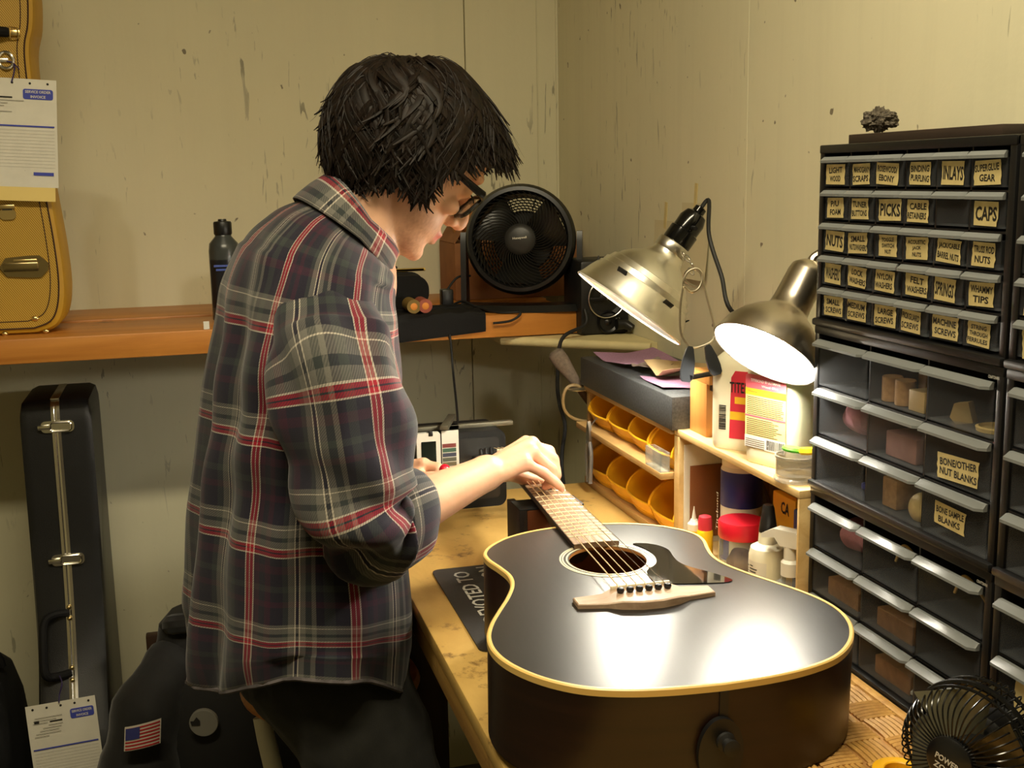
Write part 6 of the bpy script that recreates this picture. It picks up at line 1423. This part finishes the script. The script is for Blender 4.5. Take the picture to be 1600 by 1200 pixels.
def strand(be, al0, ln, base, amp, fr, phs, drift, flare, i, n=16):
    pts = []
    for j in range(n):
        s_ = j / (n - 1); al = al0 + ln * s_; bb = be + drift * s_ + amp * 9 * math.sin(phs + fr * s_)
        d = wh * math.cos(al) + (t1 * math.cos(bb) + t2 * math.sin(bb)) * math.sin(al)
        k = base * (.80 + .20 * sm(s_, 0, .3)) + flare * max(0, s_ - .55) ** 1.5 * 2 + .018 * math.sin(phs * 1.7 + fr * .8 * s_)
        p = env(d, k)
        if d.x > .35 and p.y > -.02:                 # fringe hangs forward, away from the brow
            g_ = max(0, s_ - .25) * max(0, d.x - .35) * 1.5; p += V((.95, .06, 0)) * (.046 * g_)
        lb = lowb(p.x) - .010 * (.5 + .5 * math.sin(i * 12.9)) - (.022 if p.x < -.06 else 0)
        if p.y < lb and d.x < .66: break
        if d.x >= .66 and p.y < .066 + max(0, p.x - .07) * .55 + .010 * math.sin(i * 3.7): break
        pts.append(p)
    return pts
b = MB(HM)
def lay(count, rlo, rhi, squash, seg, wave, bases, jitter):
    for i in range(count):
        be = rnd.uniform(0, 2 * math.pi); al0 = abs(rnd.gauss(0, .55)) if rnd.random() < .4 else rnd.uniform(.15, 1.7)
        cl = noise.noise(V((math.cos(be) * 1.7, math.sin(be) * 1.7, al0 * 1.3))); cl2 = noise.noise(V((math.cos(be) * 1.7 + 9, math.sin(be) * 1.7, al0 * 1.3)))
        pts = strand(be, al0, rnd.uniform(1.0, 1.6), rnd.uniform(*bases), wave * rnd.uniform(.6, 1.2), 6 + 3 * cl2, 6 * cl + rnd.uniform(-jitter, jitter), .5 * cl + rnd.uniform(-.12, .12), max(0, .05 + .10 * cl2 + rnd.uniform(0, .05)), i)
        if len(pts) < 5: continue
        e_ = pts[-1] - pts[-2]; out_ = V((pts[-1].x - EC.x, 0, pts[-1].z)); out_.normalize()
        pts += [pts[-1] + e_ * .7 + out_ * .002, pts[-1] + e_ * 1.3 + out_ * .005]; m_ = len(pts); r0 = rnd.uniform(rlo, rhi)
        b.tube(pts, [r0 * (.5 + .5 * min(1, q / 3)) * (1 - .88 * (q / (m_ - 1)) ** 2.2) for q in range(m_)], seg, caps=False, squash=squash, hint=(pts[0] - V(EC)).normalized())
lay(760, .0032, .0060, 1.6, 6, .024, (.95, .995), .35)
lay(900, .0006, .0011, 1.0, 3, .022, (.985, 1.025), .6)
b.build('hair_strands', HAIR, person, kind='stuff', smooth=60)
# --- glasses, a thing of their own resting on nose and ears
g = thing('eyeglasses', 'thick black-framed glasses on the person', 'glasses', hl(.1, 0))
GBK = P('glasses_black', S(14, 13, 12), .22)
def gl(f, u, r): return hl(f, u, r)
for s in (-1, 1):
    LR_ = basis(V((.1005, -.003, s * .034)), V((-.16 * s * s * 0 - 0, 0, 1)), V((.20, 1, 0)), V((1, -.2, 0)))
    b = MB(HM @ LR_); ro_ = rrect(.054, .042, .014, 6); 
    b.tube([(x, y, 0) for x, y in ro_], .0034, 8, closed=True); b.build('rim', GBK, g)
    b = MB(HM @ LR_); b.prism(rrect(.051, .039, .013, 6), -.0006, .0006); b.build('lens', clear('lens_glass', (.97, .98, .97), (.8, .8, .8), .02, .03) if s < 0 else MATS['lens_glass'], g)
    b = MB(); path = [(.1035, .016, s * .062), (.099, .017, s * .0705), (.085, .016, s * .0745), (.04, .016, s * .0775), (.0, .014, s * .081), (-.018, -.002, s * .081), (-.024, -.020, s * .078)]
    b.tube([gl(*p) for p in path], [.0062, .0062, .0058, .0048, .0038, .003, .0026], 8, squash=.45, hint=HU); b.build('temple', GBK, g)
b = MB(); b.tube([gl(.1035, .006, -.010), gl(.107, .010, 0), gl(.1035, .006, .010)], .0026, 8); b.build('bridge', GBK, g)
# --- string winder in the left hand
t = thing('peg_winder', 'string winder with a shiny red knob in the far hand', 'tool', at_y(692, 736, 1.80))
c0 = at_y(695, 734, 1.795); b = MB(); b.sphere(c0, .0095, 18, 12); b.build('knob', P('red_gloss', S(200, 22, 44), .18), t)
b = MB(); b.tube([c0, at_y(690, 741, 1.805), at_y(676, 748, 1.83), at_y(655, 750, 1.86)], .004, 8); b.build('shaft', BLACK, t)
